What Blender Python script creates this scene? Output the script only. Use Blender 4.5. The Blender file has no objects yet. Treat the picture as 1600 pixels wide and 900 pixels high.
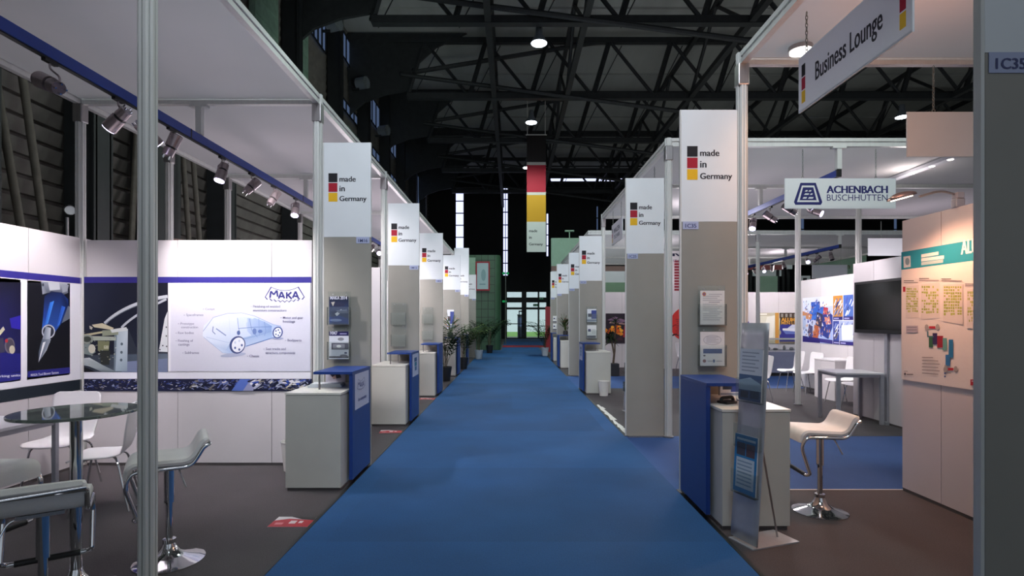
import bpy, math, random
from mathutils import Vector, Matrix, Quaternion
random.seed(7)
SC = bpy.context.scene
COL = SC.collection
PI = math.pi
V = Vector
H = 1.55            # eye height of the camera
F = 850.0           # focal length in pixels of the 1600 px wide frame

# ------------------------------------------------------------------ colours and materials
def s2l(c): return c / 12.92 if c <= .04045 else ((c + .055) / 1.055) ** 2.4
def hx(s):
    s = s.lstrip('#')
    return tuple(s2l(int(s[i:i + 2], 16) / 255) for i in (0, 2, 4))

def nodes(name):
    m = bpy.data.materials.new(name); m.use_nodes = True
    nt = m.node_tree
    return m, nt, nt.nodes['Principled BSDF'], nt.nodes['Material Output']

def mk(name, col, rough=.5, metal=0., ns=6., na=.06, bump=0., spec=.5, bs=None, stretch=None):
    """painted / plastic / metal surface with a procedural mottling and optional bump"""
    m, nt, b, out = nodes(name)
    c = hx(col)
    tc = nt.nodes.new('ShaderNodeTexCoord'); mp = nt.nodes.new('ShaderNodeMapping')
    nt.links.new(tc.outputs['Object'], mp.inputs['Vector'])
    if stretch: mp.inputs['Scale'].default_value = stretch
    n = nt.nodes.new('ShaderNodeTexNoise'); n.inputs['Scale'].default_value = ns; n.inputs['Detail'].default_value = 4
    nt.links.new(mp.outputs[0], n.inputs['Vector'])
    r = nt.nodes.new('ShaderNodeValToRGB')
    r.color_ramp.elements[0].position = .3; r.color_ramp.elements[1].position = .7
    r.color_ramp.elements[0].color = (*[x * (1 - na) for x in c], 1)
    r.color_ramp.elements[1].color = (*[min(1, x * (1 + na)) for x in c], 1)
    nt.links.new(n.outputs['Fac'], r.inputs[0]); nt.links.new(r.outputs[0], b.inputs['Base Color'])
    b.inputs['Roughness'].default_value = rough; b.inputs['Metallic'].default_value = metal
    b.inputs['Specular IOR Level'].default_value = spec
    if bump:
        n2 = nt.nodes.new('ShaderNodeTexNoise'); n2.inputs['Scale'].default_value = bs or ns * 20
        nt.links.new(mp.outputs[0], n2.inputs['Vector'])
        bp = nt.nodes.new('ShaderNodeBump'); bp.inputs['Strength'].default_value = bump; bp.inputs['Distance'].default_value = .01
        nt.links.new(n2.outputs['Fac'], bp.inputs['Height']); nt.links.new(bp.outputs[0], b.inputs['Normal'])
    return m

def carpet(name, col, na, shade_patch, ns=90.):
    m, nt, b, out = nodes(name); c = hx(col)
    tc = nt.nodes.new('ShaderNodeTexCoord')
    n = nt.nodes.new('ShaderNodeTexNoise'); n.inputs['Scale'].default_value = ns; n.inputs['Detail'].default_value = 5
    n2 = nt.nodes.new('ShaderNodeTexNoise'); n2.inputs['Scale'].default_value = .9; n2.inputs['Detail'].default_value = 3
    br = nt.nodes.new('ShaderNodeTexBrick'); br.inputs['Scale'].default_value = 1.; br.inputs['Brick Width'].default_value = 2.6
    br.inputs['Row Height'].default_value = 1.9; br.inputs['Mortar Size'].default_value = 0
    br.inputs['Color1'].default_value = (1, 1, 1, 1); br.inputs['Color2'].default_value = (1 - shade_patch,) * 3 + (1,)  # carpet lengths; their tone puts shade and reflection differences into the colour
    for q in (n, n2, br): nt.links.new(tc.outputs['Object'], q.inputs['Vector'])
    r = nt.nodes.new('ShaderNodeValToRGB'); r.color_ramp.elements[0].position = .3; r.color_ramp.elements[1].position = .7
    r.color_ramp.elements[0].color = (*[x * (1 - na) for x in c], 1); r.color_ramp.elements[1].color = (*[x * (1 + na) for x in c], 1)
    nt.links.new(n.outputs['Fac'], r.inputs[0])
    r2 = nt.nodes.new('ShaderNodeValToRGB'); r2.color_ramp.elements[0].position = .35; r2.color_ramp.elements[1].position = .65
    r2.color_ramp.elements[0].color = (.86, .86, .86, 1); r2.color_ramp.elements[1].color = (1.08, 1.08, 1.08, 1)
    nt.links.new(n2.outputs['Fac'], r2.inputs[0])
    a = nt.nodes.new('ShaderNodeMix'); a.data_type = 'RGBA'; a.blend_type = 'MULTIPLY'; a.inputs[0].default_value = 1
    d = nt.nodes.new('ShaderNodeMix'); d.data_type = 'RGBA'; d.blend_type = 'MULTIPLY'; d.inputs[0].default_value = 1
    nt.links.new(r.outputs[0], a.inputs[6]); nt.links.new(r2.outputs[0], a.inputs[7])
    nt.links.new(a.outputs[2], d.inputs[6]); nt.links.new(br.outputs['Color'], d.inputs[7])
    nt.links.new(d.outputs[2], b.inputs['Base Color'])
    b.inputs['Roughness'].default_value = .8; b.inputs['Specular IOR Level'].default_value = .28
    bp = nt.nodes.new('ShaderNodeBump'); bp.inputs['Strength'].default_value = .5; bp.inputs['Distance'].default_value = .004
    nt.links.new(n.outputs['Fac'], bp.inputs['Height']); nt.links.new(bp.outputs[0], b.inputs['Normal'])
    return m

def emit(name, col, st, vary=.08):
    m, nt, b, out = nodes(name)
    nt.nodes.remove(b)
    e = nt.nodes.new('ShaderNodeEmission'); e.inputs['Strength'].default_value = st
    n = nt.nodes.new('ShaderNodeTexNoise'); n.inputs['Scale'].default_value = .7
    tc = nt.nodes.new('ShaderNodeTexCoord'); nt.links.new(tc.outputs['Object'], n.inputs['Vector'])
    r = nt.nodes.new('ShaderNodeValToRGB'); c = hx(col)
    r.color_ramp.elements[0].color = (*[x * (1 - vary) for x in c], 1); r.color_ramp.elements[1].color = (*c, 1)
    nt.links.new(n.outputs['Fac'], r.inputs[0]); nt.links.new(r.outputs[0], e.inputs['Color'])
    nt.links.new(e.outputs[0], out.inputs[0])
    return m

def clear(name, tint, gloss=.04, rough=.05, haze=0.):
    """thin clear sheet: transparent with a fresnel gloss"""
    m, nt, b, out = nodes(name); nt.nodes.remove(b)
    t = nt.nodes.new('ShaderNodeBsdfTransparent'); t.inputs[0].default_value = (*hx(tint), 1)
    g = nt.nodes.new('ShaderNodeBsdfGlossy'); g.inputs['Roughness'].default_value = rough
    lw = nt.nodes.new('ShaderNodeLayerWeight'); lw.inputs[0].default_value = .12
    n = nt.nodes.new('ShaderNodeTexNoise'); n.inputs['Scale'].default_value = 8
    mu = nt.nodes.new('ShaderNodeMath'); mu.operation = 'MULTIPLY_ADD'; mu.inputs[1].default_value = .02; mu.inputs[2].default_value = gloss
    ad = nt.nodes.new('ShaderNodeMath'); ad.operation = 'ADD'
    nt.links.new(n.outputs['Fac'], mu.inputs[0]); nt.links.new(mu.outputs[0], ad.inputs[0]); nt.links.new(lw.outputs['Fresnel'], ad.inputs[1])
    mx = nt.nodes.new('ShaderNodeMixShader')
    nt.links.new(ad.outputs[0], mx.inputs[0]); nt.links.new(t.outputs[0], mx.inputs[1]); nt.links.new(g.outputs[0], mx.inputs[2])
    last = mx
    if haze:
        df = nt.nodes.new('ShaderNodeBsdfDiffuse'); df.inputs[0].default_value = (.6, .62, .62, 1)
        m2 = nt.nodes.new('ShaderNodeMixShader'); m2.inputs[0].default_value = haze
        nt.links.new(mx.outputs[0], m2.inputs[1]); nt.links.new(df.outputs[0], m2.inputs[2]); last = m2
    nt.links.new(last.outputs[0], out.inputs[0])
    return m

def print_mat(name, rough=.45, spec=.4):
    m, nt, b, out = nodes(name)
    at = nt.nodes.new('ShaderNodeAttribute'); at.attribute_name = 'Col'
    n = nt.nodes.new('ShaderNodeTexNoise'); n.inputs['Scale'].default_value = 40
    tc = nt.nodes.new('ShaderNodeTexCoord'); nt.links.new(tc.outputs['Object'], n.inputs['Vector'])
    r = nt.nodes.new('ShaderNodeValToRGB'); r.color_ramp.elements[0].color = (.95, .95, .95, 1); r.color_ramp.elements[1].color = (1, 1, 1, 1)
    nt.links.new(n.outputs['Fac'], r.inputs[0])
    a = nt.nodes.new('ShaderNodeMix'); a.data_type = 'RGBA'; a.blend_type = 'MULTIPLY'; a.inputs[0].default_value = 1
    nt.links.new(at.outputs['Color'], a.inputs[6]); nt.links.new(r.outputs[0], a.inputs[7]); nt.links.new(a.outputs[2], b.inputs['Base Color'])
    b.inputs['Roughness'].default_value = rough; b.inputs['Specular IOR Level'].default_value = spec
    return m

def fabric(name, col, tr=.35):
    m, nt, b, out = nodes(name); c = hx(col)
    n = nt.nodes.new('ShaderNodeTexNoise'); n.inputs['Scale'].default_value = 1.3; n.inputs['Detail'].default_value = 3
    tc = nt.nodes.new('ShaderNodeTexCoord'); nt.links.new(tc.outputs['Object'], n.inputs['Vector'])
    r = nt.nodes.new('ShaderNodeValToRGB'); r.color_ramp.elements[0].color = (*[x * .88 for x in c], 1); r.color_ramp.elements[1].color = (*c, 1)
    nt.links.new(n.outputs['Fac'], r.inputs[0])
    d = nt.nodes.new('ShaderNodeBsdfDiffuse'); t = nt.nodes.new('ShaderNodeBsdfTranslucent'); mx = nt.nodes.new('ShaderNodeMixShader')
    mx.inputs[0].default_value = tr
    nt.links.new(r.outputs[0], d.inputs[0]); nt.links.new(r.outputs[0], t.inputs[0])
    nt.links.new(d.outputs[0], mx.inputs[1]); nt.links.new(t.outputs[0], mx.inputs[2]); nt.links.new(mx.outputs[0], out.inputs[0])
    nt.nodes.remove(b)
    return m

MT = dict(
    panel=mk('white_partition_laminate', 'd3cdcf', .5, 0, 2, .03),
    slot=mk('dark_panel_joint', '5c5656', .7, 0, 9, .1),
    alu=mk('anodised_aluminium', 'cbccc9', .4, .05, 25, .05, stretch=(1, 1, .1)),
    alud=mk('dark_aluminium_groove', '3b3d3c', .6, .3, 20, .1),
    upper=mk('cool_white_board', 'd9dde0', .45, 0, 3, .025),
    lower=mk('warm_grey_board', '908d85', .45, 0, 3, .04),
    ceil=fabric('stretched_white_ceiling_cloth', 'c6bfc4'),
    blue=mk('royal_blue_laminate', '17397f', .38, 0, 5, .06),
    blued=mk('blue_lacquered_track', '163a94', .35, .1, 12, .08),
    counter=mk('grey_white_laminate', 'bdbcb4', .45, 0, 4, .03),
    countop=mk('pale_counter_top', 'd9d6cd', .35, 0, 4, .03),
    chrome=mk('polished_chrome', 'dcdcde', .08, 1, 30, .03),
    steel=mk('brushed_steel', 'a9a6a6', .32, .9, 60, .08, stretch=(1, 1, .05)),
    can=mk('satin_lamp_metal', '978b8e', .3, .75, 40, .05),
    black=mk('black_plastic', '141416', .5, 0, 30, .2),
    seat=mk('pale_grey_leatherette', 'e6e2df', .45, 0, 8, .05, .15, bs=180),
    shell=mk('white_lacquered_plywood', 'ece8ea', .35, 0, 5, .02),
    white=mk('white_plastic', 'dcd9d4', .45, 0, 8, .04),
    greyleg=mk('grey_metal_paint', 'a6a6ae', .4, .3, 14, .06),
    greytop=mk('grey_table_laminate', 'd0cfd4', .3, 0, 8, .04),
    acrylic=clear('clear_acrylic', 'fafcfb', .015, .05, .05),
    tglass=clear('greenish_glass_edge', 'bccbc2', .24, .03, .14),
    pane=clear('window_glass', 'f0f4f6', .01, .02),
    print=print_mat('printed_sheet'), matte=print_mat('matte_print', .6, .3),
    carpet=carpet('dark_grey_needlefelt', '4c474a', .22, .04, 130),
    aisle=carpet('blue_needlefelt', '205187', .14, .2, 110),
    aisle2=carpet('violet_blue_needlefelt', '34558f', .14, .08, 110),
    redcarpet=carpet('red_needlefelt', '9c2a33', .15, .05),
    concrete=mk('hall_concrete', '55534f', .7, 0, 3, .15, .2),
    clad=mk('grey_corrugated_cladding', '625e59', .65, .05, 3, .2),
    hallgreen=mk('green_painted_steel', '7a9584', .5, .1, 4, .2),
    halldark=mk('dark_painted_steel', '1d1f21', .55, .2, 5, .2),
    truss=mk('charcoal_truss_paint', '2a2c2e', .55, .2, 5, .2),
    roof=mk('grey_roof_deck', 'a5a6a3', .8, 0, 1.2, .12, stretch=(1, .2, 1)),
    endwall=mk('black_end_wall', '121315', .8, 0, 2, .3),
    sky=emit('daylight_frosted_pane', 'cfd6ff', 1.6), skydim=emit('dim_daylight_pane', '6f86b0', .36),
    lens=emit('lit_lamp_lens', 'dcd4ff', 7), lenswarm=emit('warm_lamp_lens', 'ffe6cc', 9), lensoff=mk('dark_lamp_lens', '2a2a30', .2, .3, 10, .1),
    baylens=emit('high_bay_lens', 'e6f4ff', 14), bulb=emit('downlight_lens', 'fffaf2', 5),
    tvscreen=mk('black_tv_screen', '0a0b0c', .12, 0, 5, .2),
    greentile=mk('green_tiled_cladding', '3a5a42', .5, 0, 3, .08), mint=mk('mint_panel', '8fae97', .6, 0, 4, .05),
    brown=mk('brown_fascia', '7b625b', .6, 0, 4, .06), green=mk('leaf_green_fascia', '7fa184', .6, 0, 4, .05), lime=mk('lime_green_band', '6f9a2c', .6, 0, 4, .06),
    yellow=mk('yellow_fascia', 'b8901c', .6, 0, 4, .06),
    redp=mk('red_board', '9a2430', .5, 0, 4, .06), redroof=mk('faded_red_tile', '8d4a4c', .7, 0, 12, .15),
    leaf=mk('dark_green_leaf', '24381f', .8, 0, 14, .35, spec=.1), leaf2=mk('yellowish_palm_leaf', '43542c', .8, 0, 14, .3, spec=.1), bark=mk('brown_stem', '5a4a3a', .8, 0, 20, .3, .5),
    pot=mk('black_planter', '1d1d20', .5, 0, 10, .15), potw=mk('glazed_white_planter', 'a9b2bb', .3, 0, 10, .1),
    orange=mk('orange_petal', 'd07a2a', .5, 0, 20, .25), redpetal=mk('red_petal', 'b8392c', .5, 0, 20, .25),
    lawn=mk('lawn_grass', '557f3a', .9, 0, 12, .25, .4), path=mk('pale_paving', 'c9c7c0', .8, 0, 6, .06), farwhite=mk('white_render', 'd3dcee', .8, 0, 3, .03),
    kiosk=mk('grey_kiosk_metal', '6e747c', .5, .1, 6, .08),
    exitgreen=emit('exit_sign_green', '1f9a5a', .7), greenlamp=emit('green_lamp', '30c070', .45),
    silver=mk('satin_silver_board', 'b9bac0', .35, .35, 20, .04), brace=mk('brown_grey_steel', '59534b', .6, .2, 6, .2),
    wire=mk('steel_wire', '8a8f8a', .4, .6, 30, .1),
)

# ------------------------------------------------------------------ mesh building
class M:
    """collects geometry; build() links it as ONE mesh object"""
    def __init__(s): s.v = []; s.f = []; s.c = []
    def add(s, vs, fs, col=None):
        b = len(s.v); s.v += [tuple(x) for x in vs]
        for f in fs: s.f.append(tuple(b + i for i in f)); s.c.append(col)
        return s
    def box(s, x0, x1, y0, y1, z0, z1, col=None):
        return s.add([(x0, y0, z0), (x1, y0, z0), (x1, y1, z0), (x0, y1, z0), (x0, y0, z1), (x1, y0, z1), (x1, y1, z1), (x0, y1, z1)],
                     [(3, 2, 1, 0), (4, 5, 6, 7), (0, 1, 5, 4), (1, 2, 6, 5), (2, 3, 7, 6), (3, 0, 4, 7)], col)
    def cyl(s, p0, p1, r0, r1=None, n=14, caps=True):
        p0, p1 = V(p0), V(p1); r1 = r0 if r1 is None else r1
        d = (p1 - p0).normalized(); u = d.orthogonal().normalized(); w = d.cross(u)
        vs = []
        for p, r in ((p0, r0), (p1, r1)):
            for i in range(n):
                a = 2 * PI * i / n; vs.append(p + (u * math.cos(a) + w * math.sin(a)) * r)
        fs = [(i, (i + 1) % n, n + (i + 1) % n, n + i) for i in range(n)]
        if caps: fs += [tuple(range(n))[::-1], tuple(range(n, 2 * n))]
        return s.add(vs, fs)
    def lathe(s, prof, n=28, c=(0, 0, 0)):
        """prof: [(radius, z)] from bottom to top"""
        vs = [(c[0] + r * math.cos(2 * PI * i / n), c[1] + r * math.sin(2 * PI * i / n), c[2] + z) for r, z in prof for i in range(n)]
        fs = [(k * n + i, k * n + (i + 1) % n, (k + 1) * n + (i + 1) % n, (k + 1) * n + i) for k in range(len(prof) - 1) for i in range(n)]
        fs += [tuple(range(n))[::-1], tuple(range((len(prof) - 1) * n, len(prof) * n))]
        return s.add(vs, fs)
    def tube(s, path, r, n=8, closed=False):
        P = [V(p) for p in path]; N = len(P); rings = []; u = None
        for i, p in enumerate(P):
            a = P[i - 1] if (i or closed) else p; b = P[(i + 1) % N] if (i < N - 1 or closed) else p
            t = (b - a).normalized()
            if u is None: u = t.orthogonal().normalized()
            else:
                u = u - t * u.dot(t); u = u.normalized() if u.length > 1e-6 else t.orthogonal().normalized()
            w = t.cross(u)
            rings.append([p + (u * math.cos(2 * PI * k / n) + w * math.sin(2 * PI * k / n)) * r for k in range(n)])
        vs = [q for ring in rings for q in ring]
        L = N if closed else N - 1
        fs = [(i * n + k, i * n + (k + 1) % n, ((i + 1) % N) * n + (k + 1) % n, ((i + 1) % N) * n + k) for i in range(L) for k in range(n)]
        if not closed: fs += [tuple(range(n))[::-1], tuple(range((N - 1) * n, N * n))]
        return s.add(vs, fs)
    def ext(s, prof, p0, p1, up=(0, 0, 1)):
        """sweep a closed profile [(side, up)] straight from p0 to p1"""
        p0, p1 = V(p0), V(p1); t = (p1 - p0).normalized(); up = V(up)
        if abs(t.dot(up)) > .99: up = V((0, 1, 0))
        side = t.cross(up).normalized(); up = side.cross(t).normalized(); n = len(prof)
        vs = [p + side * a + up * b for p in (p0, p1) for a, b in prof]
        fs = [((i + 1) % n, i, n + i, n + (i + 1) % n) for i in range(n)] + [tuple(range(n)), tuple(range(n, 2 * n))[::-1]]
        return s.add(vs, fs)
    def sheet(s, rows):
        """grid of points (list of rows)"""
        m = len(rows[0]); vs = [p for r in rows for p in r]
        return s.add(vs, [(i * m + k, i * m + k + 1, (i + 1) * m + k + 1, (i + 1) * m + k) for i in range(len(rows) - 1) for k in range(m - 1)])
    def build(s, name, mat, parent=None, bevel=0., smooth=False, loc=None, rz=0., solid=0., subd=0):
        me = bpy.data.meshes.new(name); me.from_pydata(s.v, [], s.f); me.update()
        if any(c is not None for c in s.c):
            at = me.color_attributes.new('Col', 'FLOAT_COLOR', 'CORNER')
            for p, c in zip(me.polygons, s.c):
                for k, li in enumerate(p.loop_indices):
                    q = c if c is not None else (1, 1, 1)
                    if isinstance(q, list): q = q[k % len(q)]
                    at.data[li].color = (*q, 1)
        else:
            import bmesh
            bm = bmesh.new(); bm.from_mesh(me); bmesh.ops.recalc_face_normals(bm, faces=bm.faces); bm.to_mesh(me); bm.free()
        me.materials.append(mat)
        o = bpy.data.objects.new(name, me); COL.objects.link(o)
        if smooth:
            me.polygons.foreach_set('use_smooth', [True] * len(me.polygons)); me.set_sharp_from_angle(angle=math.radians(40))
        if parent: o.parent = parent
        if loc: o.location = loc
        if rz: o.rotation_euler = (0, 0, rz)
        if solid:
            q = o.modifiers.new('thickness', 'SOLIDIFY'); q.thickness = solid; q.offset = 0
        if bevel:
            q = o.modifiers.new('edge', 'BEVEL'); q.width = bevel; q.segments = 2; q.limit_method = 'ANGLE'
        if subd:
            q = o.modifiers.new('round', 'SUBSURF'); q.levels = subd; q.render_levels = subd
        return o

def thing(name, label, cat, loc=(0, 0, 0), rz=0., group=None):
    o = bpy.data.objects.new(name, None); COL.objects.link(o); o.empty_display_size = .1
    o.location = loc; o.rotation_euler = (0, 0, rz)
    return tag(o, label, cat, group)
def tag(o, label, cat, group=None):
    o['label'] = label; o['category'] = cat
    if group: o['group'] = group
    return o
def struct(o): o['kind'] = 'structure'; return o

def rounded(pts, rad, n=5):
    """polyline with its inner corners rounded"""
    P = [V(p) for p in pts]; out = [P[0]]
    for i in range(1, len(P) - 1):
        a, b, c = P[i - 1], P[i], P[i + 1]
        r = min(rad, (a - b).length * .45, (c - b).length * .45)
        s0 = b + (a - b).normalized() * r; s1 = b + (c - b).normalized() * r
        for k in range(n + 1):
            t = k / n; out.append(s0 * (1 - t) ** 2 + b * 2 * t * (1 - t) + s1 * t * t)
    out.append(P[-1]); return out

_tc = {}
def text_geo(body, bold):
    bold = min(1, bold); k = (body, bold)
    if k not in _tc:
        cu = bpy.data.curves.new('lettering', 'FONT'); cu.body = body; cu.size = 1; cu.resolution_u = 3; cu.fill_mode = 'BOTH'
        cu.offset = .006 * min(1, bold)
        o = bpy.data.objects.new('lettering', cu); COL.objects.link(o)
        bpy.context.view_layer.update()
        me = bpy.data.meshes.new_from_object(o.evaluated_get(bpy.context.evaluated_depsgraph_get()))
        vs = [(v.co.x, v.co.y) for v in me.vertices]; fs = [tuple(p.vertices) for p in me.polygons]
        bpy.data.objects.remove(o); bpy.data.curves.remove(cu); bpy.data.meshes.remove(me)
        xs = [v[0] for v in vs]; ys = [v[1] for v in vs]
        _tc[k] = (vs, fs, min(xs), max(xs), min(ys), max(ys))
    return _tc[k]

class Art(M):
    """flat print in a local plane: x right, z up, seen from -y. fn maps design coordinates (u right, v down) to (x, z)"""
    def __init__(s, fn=None): super().__init__(); s.fn = fn or (lambda u, v: (u, v)); s.L = 0; s.k = 0
    def _y(s): s.k += 1; return -(s.L * .0012 + s.k * .000012)
    def poly(s, pts, col):
        y = s._y(); q = [s.fn(*p) for p in pts]
        a = sum(q[i][0] * q[(i + 1) % len(q)][1] - q[(i + 1) % len(q)][0] * q[i][1] for i in range(len(q)))
        c = [hx(x) for x in col] if isinstance(col, (list, tuple)) else hx(col)
        if a < 0: q = q[::-1]; c = c[::-1] if isinstance(c, list) else c
        return s.add([(x, y, z) for x, z in q], [tuple(range(len(q)))], c)
    def rect(s, u0, v0, u1, v1, col): return s.poly([(u0, v0), (u1, v0), (u1, v1), (u0, v1)], col)
    def ell(s, u, v, ru, rv, col, n=24, rot=0):
        cr, sr = math.cos(rot), math.sin(rot)
        return s.poly([(u + ru * math.cos(t) * cr - rv * math.sin(t) * sr, v + ru * math.cos(t) * sr + rv * math.sin(t) * cr) for t in [2 * PI * i / n for i in range(n)]], col)
    def line(s, pts, w, col):
        for (a, b), (c, d) in zip(pts, pts[1:]):
            L = math.hypot(c - a, d - b) or 1; nx, ny = -(d - b) / L * w / 2, (c - a) / L * w / 2
            s.poly([(a + nx, b + ny), (c + nx, d + ny), (c - nx, d - ny), (a - nx, b - ny)], col)
        return s
    def text(s, u, v, body, col, bold=1, w=None, h=None, cap=None, skew=0., down=True):
        """baseline-left at (u, v); w: fitted width, cap: cap height, in design units"""
        vs, fs, x0, x1, y0, y1 = text_geo(body, bold)
        sy = (cap / .72) if cap else None
        sx = (w / (x1 - x0)) if w else sy
        if sy is None: sy = sx
        sg = -1 if down else 1; n = 1 if bold < .5 else 3 if bold < 1.4 else 5
        for i in range(n):          # heavier weights: the lettering laid down again with tiny side steps
            y = s._y(); off = (i - (n - 1) / 2) * .022 * sx
            q = [s.fn(u + (a - x0) * sx + off, v + sg * b * sy - skew * (a - x0) * sx) for a, b in vs]
            s.add([(x, y, z) for x, z in q], fs, hx(col))
        return s
    def base(s, x0, x1, z0, z1, col, t=.006):
        """the sheet itself, front face at y = 0"""
        return s.box(x0, x1, .0004, t, z0, z1, hx(col))

def aim(o, d):
    o.rotation_euler = V(d).to_track_quat('-Z', 'Y').to_euler(); return o
def spot(loc, target, power, col=(1, 1, 1), angle=70, blend=.6, size=.05, name='spot_beam'):
    l = bpy.data.lights.new(name, 'SPOT'); l.energy = power; l.color = col; l.spot_size = math.radians(angle); l.spot_blend = blend; l.shadow_soft_size = size
    o = bpy.data.objects.new(name, l); COL.objects.link(o); o.location = loc; aim(o, V(target) - V(loc)); return o
def point(loc, power, col=(1, 1, 1), size=.15, name='lamp_or_fill_glow'):
    l = bpy.data.lights.new(name, 'POINT'); l.energy = power; l.color = col; l.shadow_soft_size = size
    o = bpy.data.objects.new(name, l); COL.objects.link(o); o.location = loc; return o
# ------------------------------------------------------------------ camera and world
cd = bpy.data.cameras.new('camera'); cam = bpy.data.objects.new('camera', cd); COL.objects.link(cam)
cam.location = (0, 0, H); cam.rotation_euler = (PI / 2, 0, 0)
cd.sensor_width = 36; cd.lens = 36 * F / 1600; cd.shift_y = 50 / 1600; cd.clip_end = 300
SC.camera = cam
SC.view_settings.view_transform = 'Standard'; SC.view_settings.look = 'None'
w = bpy.data.worlds.new('hall_daylight'); SC.world = w; w.use_nodes = True
bg = w.node_tree.nodes['Background']; bg.inputs[0].default_value = (.74, .84, .95, 1); bg.inputs[1].default_value = .52

# ------------------------------------------------------------------ the hall
XW = -7.0            # left cladding wall
DE = 45.0            # end wall
struct(M().box(-8, 34, -14, DE, -.25, -.012).build('floor', MT['concrete']))
m = M()              # corrugated cladding: slanting boards, one extruded profile
prof = []
for k in range(51):
    z = k * .28; prof += [(.02, z), (.10, z + .19), (-.05, z + .20), (-.05, z + .275)]
prof += [(-.3, 14.4), (-.3, 0)]
m.ext([(-a, b) for a, b in prof], (XW, DE, 0), (XW, -14, 0))
struct(m.build('wall_left', MT['clad']))
struct(M().box(34, 34.3, -14, DE, -.2, 14.5).build('wall_right', MT['endwall']))
# roof deck with shallow ribs
m = M().box(-8, 34, -14, DE + .3, 13.75, 13.95)
for k in range(21): m.box(-8, 34, -13 + k * 2.85, -12.9 + k * 2.85, 13.66, 13.75)
struct(m.build('ceiling', MT['roof']))
# end wall, built round the entrance and the window strips
def wall_with_holes(x0, x1, z0, z1, holes, y0, y1):
    m = M(); xs = sorted({x0, x1, *[h[0] for h in holes], *[h[1] for h in holes]})
    for a, b in zip(xs, xs[1:]):
        hs = sorted([(h[2], h[3]) for h in holes if h[0] < (a + b) / 2 < h[1]]); z = z0
        for q0, q1 in hs:
            if q0 > z: m.box(a, b, y0, y1, z, q0)
            z = q1
        if z < z1: m.box(a, b, y0, y1, z, z1)
    return m
WIN = [(-4.65, -4.02, 7.4, 12.4), (-.72, -.36, 5.2, 12.6), (2.86, 3.0, 6.8, 10.4), (7.0, 7.12, 6, 11), (3.2, 11.5, 13.02, 13.28), (23.9, 24.2, 8, 11.2), (28.6, 28.8, 8, 11.2), (31.6, 31.9, 8, 11.2)]
DOOR = (-.55, 2.95, 0, 3.95)
struct(wall_with_holes(-8, 34, -.2, 14.2, [DOOR, *WIN], DE, DE + .3).build('wall_back', MT['endwall']))
for i, (a, b, c, d) in enumerate(WIN):
    e = thing('window_%d' % (i + 1), 'daylight window strip in the dark end wall', 'window', (a, DE + .1, c)); struct(e)
    M().box(0, b - a, .02, .05, 0, d - c).build('pane', MT['sky' if i in (0, 1, 2, 4) else 'skydim'], e)
    fr = M(); n = max(1, round((d - c) / 1.0))
    if i < 4 or i > 4:
        for k in range(n + 1): fr.box(0, b - a, -.04, .02, k * (d - c) / n - .04, k * (d - c) / n + .04)
    else: fr.box(0, b - a, -.04, .02, 0, .03)
    if i == 1: fr.box((b - a) / 2 - .03, (b - a) / 2 + .03, -.04, .02, 0, d - c)
    fr.build('window_frame', MT['halldark'], e)
# entrance: dark steel frame with clear panes
e = thing('door_1', 'glazed entrance doors in a dark frame', 'door', (DOOR[0], DE, 0)); struct(e)
fr = M(); W = DOOR[1] - DOOR[0]
for a, b in ((0, .14), (1.35, 1.75), (2.68, 2.82), (W - .12, W)): fr.box(a, b, .02, .16, 0, 3.95)
for a, b in ((3.87, 3.95), (3.0, 3.42), (2.42, 2.6)): fr.box(0, W, .04, .14, a, b)
fr.box(.14, 1.35, .05, .13, 1.2, 1.27); fr.box(1.75, W, .05, .13, 1.02, 1.09); fr.box(0, W, .05, .13, 0, .09)
fr.build('door_frame', MT['halldark'], e)
for a, b in ((.14, 1.35), (1.75, 2.68), (2.82, W - .12)): M().box(a, b, .085, .095, .09, 3.87).build('door_glass', MT['pane'], e)
h = M().box(1.85, 1.88, -.02, .05, .95, 1.25).build('door_handle', MT['steel'], e)
lf = thing('door_leaf', 'narrow door leaf standing ajar in the entrance', 'door', (.55, DE - .35, 0), .0)
lm = M()
for a, b, c, d in ((0, .07, 0, 2.3), (.43, .5, 0, 2.3), (0, .5, 0, .12), (0, .5, 2.2, 2.3)): lm.box(a, b, 0, .05, c + .02, d + .02)
lm.build('leaf_frame', MT['halldark'], lf); M().box(.07, .43, .02, .03, .14, 2.22).build('leaf_glass', MT['pane'], lf)
# outside the entrance
struct(M().box(-30, 40, DE + .3, 90, -.3, -.06).build('ground_lawn', MT['lawn']))
struct(M().box(-30, 40, DE + .3, 51.5, -.06, -.03).build('ground_path', MT['path']))
e = thing('white_building', 'long white building beyond the lawn outside the entrance', 'building', (0, 74, -.06))
M().box(-25, 32, 0, 6, 0, 9).build('building_wall', MT['farwhite'], e)
for k in (0, 1, 2, 3, 7, 8, 9, 10): M().box(-18 + k * 4, -16.6 + k * 4, -.05, 0, 1.5, 2.4).build('building_window', MT['skydim'], e)
M().box(-25.2, 32.2, -.3, 6.2, 9, 9.3).build('building_roof', MT['kiosk'], e)
e = thing('kiosk', 'grey metal cabinet standing outside behind the entrance glass', 'cabinet', (.5, 49, -.03))
M().box(0, .62, 0, .6, 0, 2.0).build('cabinet_body', MT['kiosk'], e); M().box(-.03, .65, -.03, .63, 2.0, 2.08).build('cabinet_roof', MT['halldark'], e)
M().box(.06, .56, -.02, 0, 1.0, 1.8).build('cabinet_window', MT['skydim'], e)
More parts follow.
